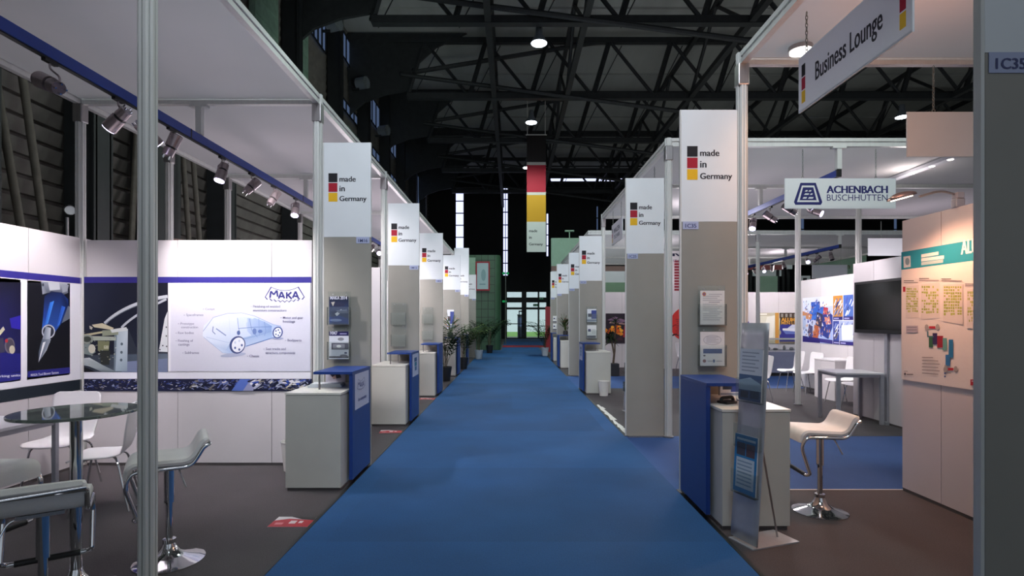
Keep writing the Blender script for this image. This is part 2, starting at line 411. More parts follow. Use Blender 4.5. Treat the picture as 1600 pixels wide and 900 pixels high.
for x, z, n, lab in ((2.42, 3.22, 'exit_sign', 'green exit sign above the single entrance door'), (1.95, 2.68, 'exit_sign', 'small green exit sign lower, on the door frame beam')):
    e = thing(n, lab, 'sign', (x, DE - .12, z)); M().box(-.2, .2, 0, .08, 0, .2).build('sign_box', MT['halldark'], e)
    a = Art(); a.rect(-.19, .01, .19, .19, '2f9a66'); a.rect(-.12, .06, -.04, .15, 'e9fff2'); a.poly([(.02, .1), (.1, .16), (.1, .04)], 'e9fff2'); a.build('sign_face', MT['print'], e, loc=(0, -.002, 0))

# steel columns along the left wall, floor to roof, with green cladding bays between some of them
for k, d in enumerate([6.6, 8.5, 9.95, 12.4, 16.4, 20.4, 24.4, 28.4, 32.4, 36.4, 40.4]):
    m = M(); x0, x1 = XW + .13, XW + .62
    m.box(x0, x1, d - .16, d - .13, 0, 13.4); m.box(x0, x1, d + .13, d + .16, 0, 13.4); m.box((x0 + x1) / 2 - .02, (x0 + x1) / 2 + .02, d - .13, d + .13, 0, 13.4)
    m.box(x1 - .03, x1, d - .2, d + .2, 0, 13.4)
    struct(m.build('steel_column', MT['halldark']))
for k, (d0, d1, z0, z1, mt) in enumerate([(14.2, 15.6, 6, 13, 'hallgreen'), (16.9, 17.9, 5, 11.5, 'hallgreen'), (20.9, 21.6, 6, 13, 'hallgreen'), (24.7, 26.2, 5, 8.6, 'hallgreen'), (28.8, 29.4, 5, 9, 'hallgreen')]):
    m = M().box(XW + .13, XW + .3, d0, d1, z0, z1)
    for q in range(int((z1 - z0) / .5)): m.box(XW + .3, XW + .32, d0 + .05, d1 - .05, z0 + .1 + q * .5, z0 + .14 + q * .5)
    struct(m.build('trim_%d' % (k + 1), MT[mt]))
for k, (d0, d1, z0, z1) in enumerate([(18.3, 19.9, 11.3, 13.2), (21.8, 24.0, 10.1, 10.5), (21.8, 24.0, 12.2, 13.2), (25, 28, 9.6, 10.0), (25, 28, 11.2, 12.4), (29, 32, 9.4, 9.8), (29, 32, 11, 12.2), (33, 36, 9.2, 9.6), (33, 36, 11, 12.2), (37, 40, 9.2, 12)]):
    e = thing('window_%d' % (k + 9), 'clerestory window in the cladding', 'window', (XW + .14, d0, z0)); struct(e)
    M().box(0, .03, 0, d1 - d0, 0, z1 - z0).build('pane', MT['skydim'], e)
    fm = M()
    for q in range(5): fm.box(.03, .07, q * (d1 - d0) / 4 - .03, q * (d1 - d0) / 4 + .03, 0, z1 - z0)
    fm.box(.03, .07, 0, d1 - d0, -.04, .02); fm.box(.03, .07, 0, d1 - d0, z1 - z0 - .02, z1 - z0 + .04)
    fm.build('window_frame', MT['halldark'], e)
# louvre grilles between the columns
for k, d in enumerate((22.6, 30.6)):
    m = M()
    for q in range(12): m.add([(XW + .14, d - .8, 6.2 + q * .3), (XW + .14, d + .8, 6.2 + q * .3), (XW + .42, d + .8, 6.02 + q * .3), (XW + .42, d - .8, 6.02 + q * .3)], [(0, 1, 2, 3)])
    struct(m.build('trim_%d' % (k + 11), MT['hallgreen'], solid=.03))
# slanting braces and a stout riser pipe against the cladding
for (y0, z0, y1, z1, lab) in ((6.95, 5.1, 7.95, 0., 'slanted steel brace against the cladding, nearest the camera'), (7.3, 5.6, 8.25, 0., 'slanted steel brace just beyond the nearest brace'), (9.35, 0., 9.72, 5.4, 'slanted steel brace beside the dark riser pipe'),
                              (11.0, 5.2, 11.65, 0., 'first of two slim braces behind the booth wall'), (11.35, 5.2, 12.1, 0., 'second of two slim braces behind the booth wall')):
    tag(M().cyl((XW + .32, y0, z0), (XW + .32, y1, z1), .05).build('steel_brace', MT['brace'], smooth=True), lab, 'brace')
e = thing('riser_pipe', 'dark riser pipe with a flanged joint against the cladding', 'pipe', (XW + .55, 10.35, 0))
M().cyl((0, 0, 0), (0, 0, 6), .13, n=20).build('pipe_run', MT['black'], e, smooth=True)
M().cyl((0, 0, 2.95), (0, 0, 3.08), .19, n=20).build('pipe_flange', MT['brown'], e, smooth=True)
M().cyl((0, 0, 2.2), (0, 0, 2.8), .17, n=20).build('pipe_collar', MT['halldark'], e, smooth=True)
e = thing('pressure_gauge', 'small round pressure gauge on a thin pipe by the cladding', 'gauge', (XW + .5, 7.95, 3.05))
M().cyl((0, 0, -3.05), (0, 0, 0), .02).build('gauge_pipe', MT['steel'], e); M().cyl((.06, -.02, .1), (.02, .02, .1), .065, n=20).build('gauge_dial', MT['greytop'], e, smooth=True)
M().cyl((.055, -.025, .1), (.075, -.04, .1), .072, n=20, caps=False).build('gauge_rim', MT['steel'], e, smooth=True)

# roof trusses across the hall
TB, TT = 10.95, 13.3
for k, d in enumerate((11.4, 17.1, 22.9, 28.5, 34.2, 39.8)):
    m = M(); xl = -4.4
    m.box(xl, 33, d - .13, d + .13, TB - .12, TB + .12); m.box(xl - .6, 33, d - .11, d + .11, TT - .11, TT + .11)
    m.cyl((xl, d + .5, TB + .4), (33, d + .5, TB + .4), .05, n=6)
    nx = 14
    for q in range(nx):
        x0 = xl + 2.6 * q
        m.cyl((x0, d, TB), (x0 + .7, d, TT), .11, n=6); m.cyl((x0 + .7, d, TT), (x0 + 2.6, d, TB), .07, n=6)
        m.cyl((x0 + .1, d + .4, TB), (x0 + 1.3, d + .4, TT), .02, n=6)
    # haunch: fan of struts gathered on the column head
    g = [(XW, 13.6), (-1.9, 13.6), (-3.2, 13.0), (-4.2, 12.1), (-4.3, 11.2), (-5.4, 11.0), (-6.2, 10.7), (XW + .2, 10.2)]
    m.add([(x, d - .06, z) for x, z in g] + [(x, d + .06, z) for x, z in g], [tuple(range(8)), tuple(range(8, 16))[::-1]] + [(i, (i + 1) % 8, 8 + (i + 1) % 8, 8 + i) for i in range(8)])
    m.cyl((-4.6, d - .3, TB + .8), (9, d - .3, TB - 1.0), .09, n=8); m.cyl((-4.6, d, 11.9), (4, d, TT), .09, n=6)
    struct(m.build('roof_truss', MT['truss']))
for k, x in enumerate((-.75, 2.3, 7.5, 13, 18.5, 24)):
    m = M().box(x - .1, x + .1, 2, DE, TB - .1, TB + .1).box(x - .08, x + .08, 2, DE, TT - .3, TT - .12)
    for q in range(15):
        y0 = 2.9 + 2.85 * q; m.cyl((x, y0, TB if q % 2 else TT - .2), (x, y0 + 2.85, TT - .2 if q % 2 else TB), .07, n=6)
    struct(m.build('roof_purlin', MT['truss']))
# high-bay lamps in the aisle row and one in the next row
def bay(x, y, z, lab, power, lit=True, green=0):
    e = thing('hanging_lamp', lab, 'lamp', (x, y, z), 0, 'high-bay lamps under the roof')
    M().lathe([(.09, .55), (.11, .5), (.12, .3), (.13, .28), (.27, .02), (.28, 0)][::-1]).build('lamp_housing', MT['kiosk'], e, smooth=True)
    M().lathe([(.05, -.015), (.25, -.01), (.255, .005)]).build('lamp_lens', MT['baylens'], e, smooth=True)
    M().cyl((0, 0, .5), (0, 0, TB - z), .012, n=6).build('lamp_rod', MT['wire'], e)
    if lit:
        l = spot((x, y, z - .1), (x, y, 0), power, (.82, 1, .93), 150, .5, .25, 'high_bay_beam')
bay(.88, 17.7, 10.55, 'high-bay lamp hanging highest above the middle of the aisle', 1500)
bay(.88, 24.8, 10.55, 'high-bay lamp hanging just above the long hanging banner', 1100)
bay(.9, 32, 10.5, 'small distant lamp beside the red band of the hanging banner', 900)
bay(17.2, 24, 10.5, 'lit high-bay lamp showing between the lounge sign and the blank sign', 1200)
for y in (3.5, 10.6): spot((.88, y, 10.4), (.88, y, 0), (700 if y < 5 else 420), (.82, 1, .93), 150, .5, .25, 'high_bay_beam')
# flood lamps on the columns
for (x, y, z, lab) in ((XW + .85, 18.0, 12.2, 'drum-shaped flood lamp on the cladding, upper of the nearest pair'), (XW + .85, 19.0, 11.9, 'drum-shaped flood lamp on the cladding, lower of the nearest pair'),
                       (XW + .85, 22.6, 11.4, 'drum-shaped flood lamp on the cladding above the louvre grille'), (XW + .85, 26.4, 10.75, 'drum-shaped flood lamp on the cladding, farther down the hall')):
    e = thing('wall_lamp', lab, 'lamp', (x, y, z), 0, 'flood lamps on the cladding')
    M().cyl((-.28, .1, 0), (.12, -.05, 0), .24, n=22).build('lamp_drum', MT['kiosk'], e, smooth=True)
    M().cyl((.12, -.05, 0), (.15, -.06, 0), .255, n=22).build('lamp_glass', MT['acrylic'], e, smooth=True)
    M().box(-.5, -.2, -.03, .03, -.3, -.22).build('lamp_bracket', MT['halldark'], e)

# ------------------------------------------------------------------ carpets
def carpet_piece(name, lab, x0, x1, y0, y1, mat, z=0.):
    return tag(M().box(x0, x1, y0, y1, -.012, z).build(name, MT[mat]), lab, 'carpet')
tag(M().box(-1.5, 1.5, -3, 27.95, -.012, .001).box(-.55, 1.5, 27.95, 30.99, -.012, .001).build('aisle_carpet', MT['aisle']), 'long blue carpet running down the main aisle', 'carpet')
carpet_piece('red_carpet_strip', 'red carpet strip across the far end of the aisle', -.55, 2.5, 31.0, 33.2, 'redcarpet', .001)
carpet_piece('entrance_carpet', 'blue carpet between the red strip and the entrance doors', -.55, 2.9, 33.21, 44.9, 'aisle', .001)
carpet_piece('booth_carpet', 'dark grey carpet under the booths with the bar stools and printed wall', -4.6, -1.53, -2, 27.5, 'carpet')
carpet_piece('booth_carpet', 'dark grey carpet of the lounge booth under the single bar stool', 1.53, 6, -2, 4.97, 'carpet')
carpet_piece('cross_aisle_carpet', 'blue carpet of the cross aisle beyond the single bar stool', 1.5, 14, 4.98, 7.25, 'aisle2', .001)
carpet_piece('booth_carpet', 'grey carpet of the booth with the television and grey table', 1.53, 12, 7.26, 12.35, 'carpet')
carpet_piece('cross_aisle_carpet', 'blue carpet of the far cross aisle before the glass display case', 1.5, 14, 12.36, 15.0, 'aisle2', .001)
carpet_piece('booth_carpet', 'grey carpet of the far booths beyond the display case', 1.53, 12, 15.01, 27.5, 'carpet')
for i, (x0, x1, y0, y1) in enumerate([(-1.53, -1.5, -3, 27.5), (1.5, 1.53, -3, 4.97), (1.5, 1.53, 7.26, 12.35), (1.5, 1.53, 15.01, 27.5)]):
    struct(M().box(x0, x1, y0, y1, -.012, .004).build('trim_%d' % (i + 21), MT['black']))
struct(M().box(1.53, 6, 4.962, 4.978, -.01, .003).build('trim_25', MT['white']))
m = M(); y = 7.3
while y < 9.8:
    L = random.uniform(.25, .6); wd = random.uniform(.05, .1); j = random.uniform(-.02, .02)
    m.add([(1.54 + j, y, .003), (1.54 + wd, y + .03, .003), (1.54 + wd * .8, y + L, .003), (1.54 - j, y + L - .02, .003)], [(0, 1, 2, 3)]); y += L - .05
tag(m.build('masking_tape', MT['white']), 'torn white tape along the carpet edge by the tall panel', 'tape')

# ------------------------------------------------------------------ booth frames: aluminium posts, beams, hangers, ceiling cloths
def post_prof(r):
    P = []
    for k in range(8):
        a0 = PI / 8 + k * PI / 4; a1 = a0 + PI / 4
        p = V((math.cos(a0), math.sin(a0), 0)) * r; q = V((math.cos(a1), math.sin(a1), 0)) * r
        inn = -((p + q) / 2).normalized() * r * .22
        P += [p]
        if k % 2 == 1 or True:
            P += [p + (q - p) * .4, p + (q - p) * .4 + inn, p + (q - p) * .6 + inn, p + (q - p) * .6]
    return [(v.x, v.y) for v in P]
PP = post_prof(.05)
BP = [(-.028, -.055), (.028, -.055), (.028, -.012), (.016, -.012), (.016, .012), (.028, .012), (.028, .055), (-.028, .055), (-.028, .012), (-.016, .012), (-.016, -.012), (-.028, -.012)]
ZT = 3.95
def frame(label, x0, x1, ds, posts, xmid=(), hang=(), ceil=True, zc=ZT):
    e = thing('exhibition_framework', label, 'framework', (x0, ds[0], .002))
    o = V((x0, ds[0], 0)); zc = zc - .002
    for x, d in posts:
        m = M().ext(PP, V((x, d, 0)) - o, V((x, d, zc)) - o); p = m.build('post', MT['alu'], e)
        c = M()
        c.box(x - .05, x + .05, d - .05, d + .05, zc - .30, zc - .1); c.v = [tuple(V(q) - o) for q in c.v]
        c.build('corner_bracket', MT['steel'], p, bevel=.01)
        f = M().lathe([(.07, 0), (.07, .012), (.05, .02)]); f.v = [tuple(V(q) + V((x, d, 0)) - o) for q in f.v]; f.build('foot_plate', MT['steel'], p)
    for x in (x0, x1, *xmid):
        M().ext(BP, V((x, ds[0] - .02, zc - .055)) - o, V((x, ds[-1] + .02, zc - .055)) - o).build('beam', MT['alu'], e)
    for d in ds:
        M().ext(BP, V((x0 + .03, d, zc - .055)) - o, V((x1 - .03, d, zc - .055)) - o).build('beam', MT['alu'], e)
    for x, d, z in hang:
        b = M().box(x - .03, x + .03, d - .03, d + .03, z, zc - .11).box(x - .09, x + .09, d - .035, d + .035, zc - .135, zc - .11)
        b.v = [tuple(V(q) - o) for q in b.v]; b.build('hanger', MT['alu'], e)
    if ceil:
        for a, b in zip(ds, ds[1:]):
            n = 9; rows = []
            for i in range(n):
                row = []
                for j in range(n):
                    u, t = i / (n - 1), j / (n - 1)
                    sag = .035 * math.sin(PI * u) * math.sin(PI * t) + .006 * math.sin(u * 17 + t * 9) * math.sin(PI * u) * math.sin(PI * t)
                    row.append(tuple(V((x0 + .03 + (x1 - x0 - .06) * t, a + .03 + (b - a - .06) * u, zc - .05 - sag)) - o))
                rows.append(row)
            M().sheet(rows).build('ceiling_cloth', MT['ceil'], e, smooth=True)
    return e
LX, LW = -2.07, -4.6
LD = [3.09, 5.8, 8.8, 11.8, 15.8, 18.9]
frame('long aluminium frame with white ceiling cloths over the booths beside the cladding wall', LX, LW, LD,
      [(LX, d) for d in LD] + [(LW, d) for d in LD[1:]] + [(LW, 7.3)], hang=[(-3.33, d, 3.522) for d in LD])
frame('aluminium frame and white ceiling of the lounge booth nearest the camera', 2.07, 5.6, [1.85, 4.9], [(2.07, 4.9), (5.6, 4.9)])
frame('aluminium frame and white ceiling over the booth with the television', 2.07, 9.6, [7.2, 9.46, 12.3], [(2.07, 7.2), (2.07, 12.35), (5.23, 9.95), (6.37, 10.0), (9.6, 7.2)],
      hang=[(4.32, 7.2, 3.542), (4.32, 9.46, 3.542)])
frame('aluminium frame and white ceiling over the far booths beyond the display case', 2.07, 12.5, [14.6, 17.5, 20.2, 22.6], [(6.6, 14.6), (12.5, 14.6), (2.07, 22.6)],
      hang=[(8.8, 14.6, 3.582), (8.8, 17.5, 3.582), (8.8, 20.2, 3.582)])

# ------------------------------------------------------------------ partition walls of white panels
def partition(label, p0, p1, z1=2.42, seams=None, zs=None, t=.05, mat='panel', name='partition_wall'):
    """upright panels side by side from p0 to p1 (plan points), each one a part, in a dark-jointed rail"""
    p0, p1 = V((*p0, 0)), V((*p1, 0)); L = (p1 - p0).length; a = math.atan2(p1.y - p0.y, p1.x - p0.x)
    e = thing(name, label, 'partition', p0, a)
    if seams is None:
        n = max(1, round(L / .99)); seams = [L * k / n for k in range(n + 1)]
    else: seams = [0, *seams, L]
    for s0, s1 in zip(seams, seams[1:]):
        M().box(s0 + .003, s1 - .003, -t / 2, t / 2, .03, z1).build('wall_panel', MT[mat], e)
    M().box(0, L, -t / 2 + .006, t / 2 - .006, 0, z1 - .002).build('rail', MT['slot'], e)
    return e
partition('white partition carrying the printed car graphics, end of the nearest booth', (-4.53, 5.82), (-2.13, 5.82), 2.40, [.97, 1.97])
partition('long white back partition beside the cladding wall', (-4.6, 2.2), (-4.6, 18.9), 2.42)
for d, lab in ((8.8, 'second white partition between the booths, behind the two-number panel'), (11.8, 'third white partition between the booths'), (15.8, 'fourth white partition between the booths'), (18.9, 'last white partition closing the row of booths')):
    partition(lab, (-4.53, d + .02), (-2.13, d + .02), 2.40)
e = partition('warm-lit partition carrying the hall plan poster beside the lounge stool', (3.575, 4.95), (3.575, 1.9), 2.45, [.45, 1.44, 2.43])
partition('pale partition behind the television and grey table', (5.575, 8.85), (5.575, 7.3), 2.46, [.5])
partition('short return partition behind the television wall', (5.6, 8.83), (6.68, 8.83), 2.44)
partition('white partition carrying the bright factory collage', (6.725, 12.7), (6.725, 8.85), 2.46, [.9, 1.85, 2.8])
partition('white far partition behind the glass display case', (6.6, 17.45), (12.4, 17.45), 2.44)
partition('white far partition carrying the fire poster', (2.45, 17.45), (4.6, 17.45), 2.44)
e = thing('tower_wall', 'tall white tower wall with a red disc between two tall panels', 'partition', (4.7, 17.3, 0))
for x in (0, .95): M().box(x + .003, x + .947, 0, .12, 0, 3.75).build('wall_panel', MT['panel'], e)
a = Art()
a.ell(.93, 1.42, .6, .57, 'd8352f', 40); a.line([(.33, 1.3), (.5, 1.4), (.62, 1.36)], .03, '8a1a1c'); a.line([(.3, 1.02), (.5, 1.1), (.7, 1.02)], .05, '3a1414')
for k in range(9): a.rect(.5 + .02 * (k % 3), 1.55 - k * .06, .62 + .03 * (k % 4), 1.58 - k * .06, 'a02a26')
for k in range(11): a.rect(.46, 2.48 + k * .09, .62, 2.55 + k * .09, '8e2433')
for k in range(11): a.rect(.64, 2.48 + k * .09, .82, 2.55 + k * .09, '8e2433')
a.text(.42, 3.58, 'IV', '1b1d3c', 1.5, cap=.09, w=.3, down=False); a.text(.42, 3.40, 'ITAL', '6b6f86', 0, cap=.08, w=.34, down=False)
a.build('printed_face', MT['print'], e, loc=(0, -.002, 0))
# ------------------------------------------------------------------ tall "made in Germany" panels
def rrect(x0, x1, y0, y1, r, n=4):
    P = []
    for cx, cy, a in ((x1 - r, y1 - r, 0), (x0 + r, y1 - r, 90), (x0 + r, y0 + r, 180), (x1 - r, y0 + r, 270)):
        for k in range(n + 1):
            t = math.radians(a + 90 * k / n); P.append((cx + r * math.cos(t), cy + r * math.sin(t)))
    return P
def prism(prof, z0, z1):
    n = len(prof); m = M()
    return m.add([(x, y, z0) for x, y in prof] + [(x, y, z1) for x, y in prof], [(i, (i + 1) % n, n + (i + 1) % n, n + i) for i in range(n)] + [tuple(range(n))[::-1], tuple(range(n, 2 * n))])
def tall_panel(x0, d, label, number, side, top=3.43, split=2.43, plain=False):
    e = thing('tall_panel', label, 'sign panel', (x0, d, 0), 0, 'tall made in Germany panels along the aisle')
    W = .5
    prism(rrect(0, W, -.015, .015, .006), .02, split - .002).build('lower_board', MT['lower'], e, smooth=True)
    u = prism(rrect(0, W, -.015, .015, .004), split, top).build('upper_board', MT['upper'], e, smooth=True)
    M().box(-.012, 0, -.015, .015, .02, top).build('edge_profile', MT['alu'], e)
    M().box(.02, W - .02, -.05, .05, 0, .02).build('foot_plate', MT['steel'], e)
    a = Art(lambda x, z: (x, top - z)); k = 0
    t0 = .325 if top < 3.6 else .9
    for col in ('1c1a20', 'a3162c', 'e3b11f'):
        a.rect(.05, t0 + k * .103, .145, t0 + .095 + k * .103, col); k += 1
    for k, (s, wd) in enumerate((('made', .17), ('in', .055), ('Germany', .285))):
        a.text(.168, t0 + .088 + k * .103, s, '25252d', 1.3, w=wd)
    a.build('printed_logo', MT['matte'], e, loc=(0, -.0162, 0))
    b = Art(); x = .345 if side == 'L' else .012
    b.base(x, x + .14, split - .068, split, 'aab2d0', .003); b.L = 1
    b.text(x + .022, split - .055, number, '4a4f78', .6, w=.098, down=False)
    b.build('number_tag', MT['matte'], e, loc=(0, -.0185, 0))
    return e
ordl = ['first', 'second', 'third', 'fourth', 'fifth', 'sixth']
LP = [(5.78, '1M16'), (8.78, '1M12'), (11.78, '1M08'), (15.78, '1M06'), (18.9, '1M04'), (22.6, '1M02')]
for k, (d, no) in enumerate(LP):
    tall_panel(-1.995, d, '%s tall made in Germany panel in the row beside the cladding wall%s' % (ordl[k], ', tagged 1M16' if k == 0 else ', taller and bluish' if k == 4 else ''), no, 'L', 4.05 if k == 4 else 3.43)
RP = [(1.805, '1C35', 'grey tall panel tagged 1C35 cut off at the picture edge, nearest the camera'), (4.88, '1C35', 'tall made in Germany panel tagged 1C35 behind the blue counter'), (7.22, '1C25', 'tall made in Germany panel tagged 1C25 across the cross aisle'),
      (12.2, '1C21', 'tall made in Germany panel behind the counter with the waste bin'), (15.2, '1C17', 'tall panel partly hidden behind the panel with two leaflets'), (18.3, '1C13', 'tall panel with small flowers standing in front, far down the aisle'), (21.3, '1C09', 'farthest tall panel on the side of the lounge sign')]
for k, (d, no, lab) in enumerate(RP):
    tall_panel(1.515 + (.04 if k == 0 else .08 if k == 4 else 0 if k == 5 else 0), d, lab, no, 'R')

# ------------------------------------------------------------------ information counters
def maka(a, u, v, s, navy='34327c', bg='f4f4fb'):
    """saw-blade emblem: apron shape with concave top and toothed hem; (u, v) its top-left, s its width"""
    k = s / 285.
    T = lambda x, y: (u + x * k, v + y * k)
    top = [T(45 + 195 * t, 3 + 26 * 4 * t * (1 - t)) for t in [i / 12 for i in range(13)]]
    hem = []
    for i in range(19):
        t = 1 - i / 18; x = 2 + 281 * t; yb = 82 + 28 * 4 * t * (1 - t) * .9
        hem.append(T(x, yb + (9 if i % 2 else -5)))
    a.poly(top + hem, navy)
    cx, cy = T(142, 62)
    inn = [(cx + (x - cx) * .95, cy + (y - cy) * .875) for x, y in top + hem]
    a.poly(inn, bg)
    def strokes(x, y, wd, sk, segs):
        for seg in segs: a.line([T(x + p * wd, y + q * 46 - sk * p * wd) for p, q in seg], 12.5 * k, navy)
    strokes(42, 36, 48, .14, [[(-.06, 1), (.04, 0), (.5, .62), (.94, 0), (1.06, 1)]][:1] if False else [[(-.06, 1), (.06, 0)], [(.06, 0), (.5, .6)], [(.5, .6), (.94, 0)], [(.94, 0), (1.06, 1)]])
    strokes(101, 42, 38, .04, [[(-.05, 1), (.5, -.06)], [(.5, -.06), (1.05, 1)], [(.2, .68), (.8, .68)]])
    strokes(154, 42, 36, -.04, [[(.08, 0), (.08, 1)], [(1, -.02), (.1, .58)], [(.3, .42), (1.06, 1.02)]])
    strokes(200, 37, 38, -.14, [[(-.05, 1), (.5, -.06)], [(.5, -.06), (1.05, 1)], [(.2, .68), (.8, .68)]])
def counter(sg, d, label, placard=None, white_front=False):
    """sg -1: stands on the cladding side of the aisle, +1: on the other side. The blue front faces the aisle"""
    e = thing('information_counter', label, 'counter', (sg * 1.55, d, 0), 0, 'information counters along the aisle')
    X = lambda a, b: (min(sg * a, sg * b), max(sg * a, sg * b))
    x0, x1 = X(.0, .5)
    M().box(x0, x1, -.86, -.05, .03, .868).build('counter_body', MT['counter'], e, bevel=.003)
    M().box(*X(-.004, .505), -.865, -.045, .87, .892).build('counter_top', MT['countop'], e, bevel=.003)
    M().box(*X(.01, .49), -.84, -.07, 0, .03).build('plinth', MT['slot'], e)
    M().box(*X(-.055, -.022), -.68, -.045, .05, 1.04).build('front_panel', MT['blue'], e, bevel=.002)
    M().box(*X(-.055, .31), -.69, -.04, 1.04, 1.065).build('top_shelf', MT['blue'], e, bevel=.002)
    for y in (-.64, -.09):
        M().cyl((sg * .27, y, .892), (sg * .27, y, 1.04), .009, n=10).build('shelf_rod', MT['steel'], e, smooth=True)
    for z in (.2, .8):
        for y in (-.55, -.15): M().cyl((sg * -.022, y, z), (0, y, z), .009, n=8).build('spacer', MT['steel'], e)
    if placard:
        a = Art(); a.base(0, .5, 0, .34, 'c3c6dd', .003); a.L = 1
        placard(a); a.build('placard', MT['print'], e, loc=(sg * -.056, -.60 if sg < 0 else -.1, .69), rz=PI / 2 if sg < 0 else -PI / 2)
    return e
def pl_saw(a):
    f = a.fn; a.fn = lambda u, v: (u, .34 - v)
    maka(a, .06, .05, .3, '3c4383', 'ccd0e6'); a.text(.1, .27, 'for composites', '4a5590', 1, w=.3); a.fn = f
def pl_text(a):
    f = a.fn; a.fn = lambda u, v: (u, .34 - v)
    for k in range(3): a.rect(.14 + .02 * k, .06 + .07 * k, .36 - .01 * k, .12 + .07 * k, ['2c5a8c', '2f7a94', '3c6f9c'][k])
    a.fn = f
counter(-1, 5.78, 'grey counter with blue front and saw emblem placard, nearest the camera on the cladding side', pl_saw)
counter(-1, 8.78, 'second grey counter with blue front and pale placard, on the cladding side', pl_text)
counter(-1, 11.78, 'third grey counter with blue front on the cladding side, beside the palm')
counter(-1, 15.75, 'fourth counter on the cladding side, behind the palm and under orange flowers')
counter(-1, 18.85, 'fifth counter on the cladding side, behind the leafy potted plant')
counter(1, 4.87, 'pale counter with tall blue front beside the leaning brochure rack')
counter(1, 12.15, 'grey counter with blue shelf and a waste bin before it', pl_text)
counter(1, 18.2, 'distant counter with red flowers beyond the grey panel')
counter(1, 21.2, 'farthest counter beside the palm near the entrance')

# ------------------------------------------------------------------ brochure holders on the panels, brochures in them, counter things
def holder(x, d, z, label, hgt=.3, wd=.24):
    e = thing('brochure_holder', label, 'brochure holder', (x, d, z), 0, 'clear brochure holders on the tall panels')
    M().box(-wd / 2, wd / 2, -.006, -.002, 0, hgt + .05).build('back_plate', MT['acrylic'], e)
    m = M().box(-wd / 2, wd / 2, -.045, -.042, 0, hgt * .62).box(-wd / 2, wd / 2, -.045, -.002, -.004, 0).box(-wd / 2, -wd / 2 + .003, -.045, -.002, 0, hgt * .62).box(wd / 2 - .003, wd / 2, -.045, -.002, 0, hgt * .62)
    m.build('pocket', MT['acrylic'], e)
    for sx in (-.07, .07): M().cyl((sx, -.008, hgt + .02), (sx, -.003, hgt + .02), .008, n=10).build('screw_cap', MT['steel'], e)
    return e
def brochure(x, d, z, label, draw, wd=.205, hgt=.29, cat='brochure', rz=0., tilt=0., name='brochure'):
    a = Art(lambda u, v: (u * wd - wd / 2, hgt * (1 - v))); a.base(-wd / 2, wd / 2, 0, hgt, 'e8e8e8', .008); a.L = 1
    draw(a); o = a.build(name, MT['print'], loc=(x, d, z), rz=rz); o.rotation_euler[0] = tilt
    return tag(o, label, cat)
def d_maka(a):
    a.rect(0, 0, 1, 1, ['16182c', '16182c', '3d5384', '3d5384']); a.text(.06, .1, 'MAKA 2014', 'e4e6f4', .8, w=.86)
    a.ell(.45, .28, .4, .08, '2c2f4a'); a.poly([(.1, .2), (.3, .18), (.2, .35)], 'b9b4a8'); a.poly([(.3, .62), (.62, .45), (.68, .5), (.4, .72)], 'e8ecf4')
    a.poly([(.35, .5), (.9, .46), (1, .6), (.5, .6)], '6f7893'); a.poly([(0, .75), (.5, .68), (1, .8), (1, .95), (0, .92)], '2b4a92'); a.ell(.35, .85, .3, .05, '92a6d6')
def d_mmt(a):
    a.rect(0, 0, 1, .16, '221f52'); a.text(.06, .12, 'MM7', 'e4e4f2', .8, w=.36); a.rect(.55, .07, .9, .1, 'b9b6d8'); a.rect(0, .16, 1, 1, 'd8dae2')
    a.rect(.12, .42, 1, .66, '4c4a5c'); a.rect(.2, .46, .8, .62, '8f8c99'); a.ell(.5, .54, .12, .05, 'e8e8e6'); a.ell(.6, .28, .16, .06, '8a8a90'); a.ell(.85, .78, .08, .03, '1c2a5a'); a.rect(0, .9, 1, .96, '35333f'); a.ell(.75, .88, .2, .05, '77747e')
def d_card(a):
    a.rect(0, 0, 1, 1, 'cfcad8'); a.poly([(.2, .2), (.7, .1), (.8, .5), (.4, .6)], '3c3444'); a.poly([(.3, .5), (.5, .3), (.55, .6)], 'd9b3a8'); a.rect(.1, .72, .9, .9, 'ece8f2')
def d_letter(a):
    a.rect(0, 0, 1, 1, 'dcdad9'); a.ell(.16, .1, .08, .06, 'c27a4a'); a.ell(.16, .1, .05, .035, '8d6a8a')
    for k in range(14): a.rect(.1 + .28 * (k in (0, 4, 9)) * .9, .1 + k * .058, .9 - .1 * (k % 3), .118 + k * .058, 'a2a0a6' if k != 4 else '83818c')
def d_pad(a):
    a.rect(0, 0, 1, 1, 'dad9da'); a.ell(.5, .24, .38, .15, 'b7b7bd'); a.ell(.5, .24, .35, .13, 'd2d2d6')
    for k in range(5): a.rect(.25, .14 + k * .04, .75 - .1 * (k % 2), .155 + k * .04, 'a9a9b0')
    a.rect(.12, .5, .9, .64, '26447e'); a.ell(.17, .7, .05, .025, '55505c'); a.ell(.17, .86, .07, .05, '8a5f66'); a.ell(.56, .86, .05, .05, '55688f'); a.rect(.3, .85, .5, .88, 'a9a9b0'); a.rect(.65, .85, .9, .88, 'a9a9b0')
def d_blue(a):
    a.rect(0, 0, 1, 1, 'dfe2e8'); a.rect(.45, .1, 1, .75, '38488f'); a.rect(.1, .35, .5, .6, '3b3f52'); a.rect(.0, .8, 1, .95, '8a93a8')
def d_news(a):
    a.rect(0, 0, 1, 1, 'e6e6e4'); a.rect(.1, .3, .4, .5, '353a66'); a.rect(.0, .8, .95, .98, '4a4a58')
    for k in range(5): a.rect(.5, .3 + k * .08, .9, .33 + k * .08, 'a5a5a8')
px, pd = -1.82, 5.744
for z, lab in ((1.50, 'clear holder with the dark machine brochure on the panel tagged 1M16, upper'), (1.135, 'clear holder with the white machine brochure on the panel tagged 1M16, middle')):
    holder(px, pd, z, lab)
brochure(px, pd - .025, 1.505, 'dark blue brochure with a milling head on its cover', d_maka)
brochure(px, pd - .025, 1.14, 'white brochure with a dark violet header and a grey machine', d_mmt)
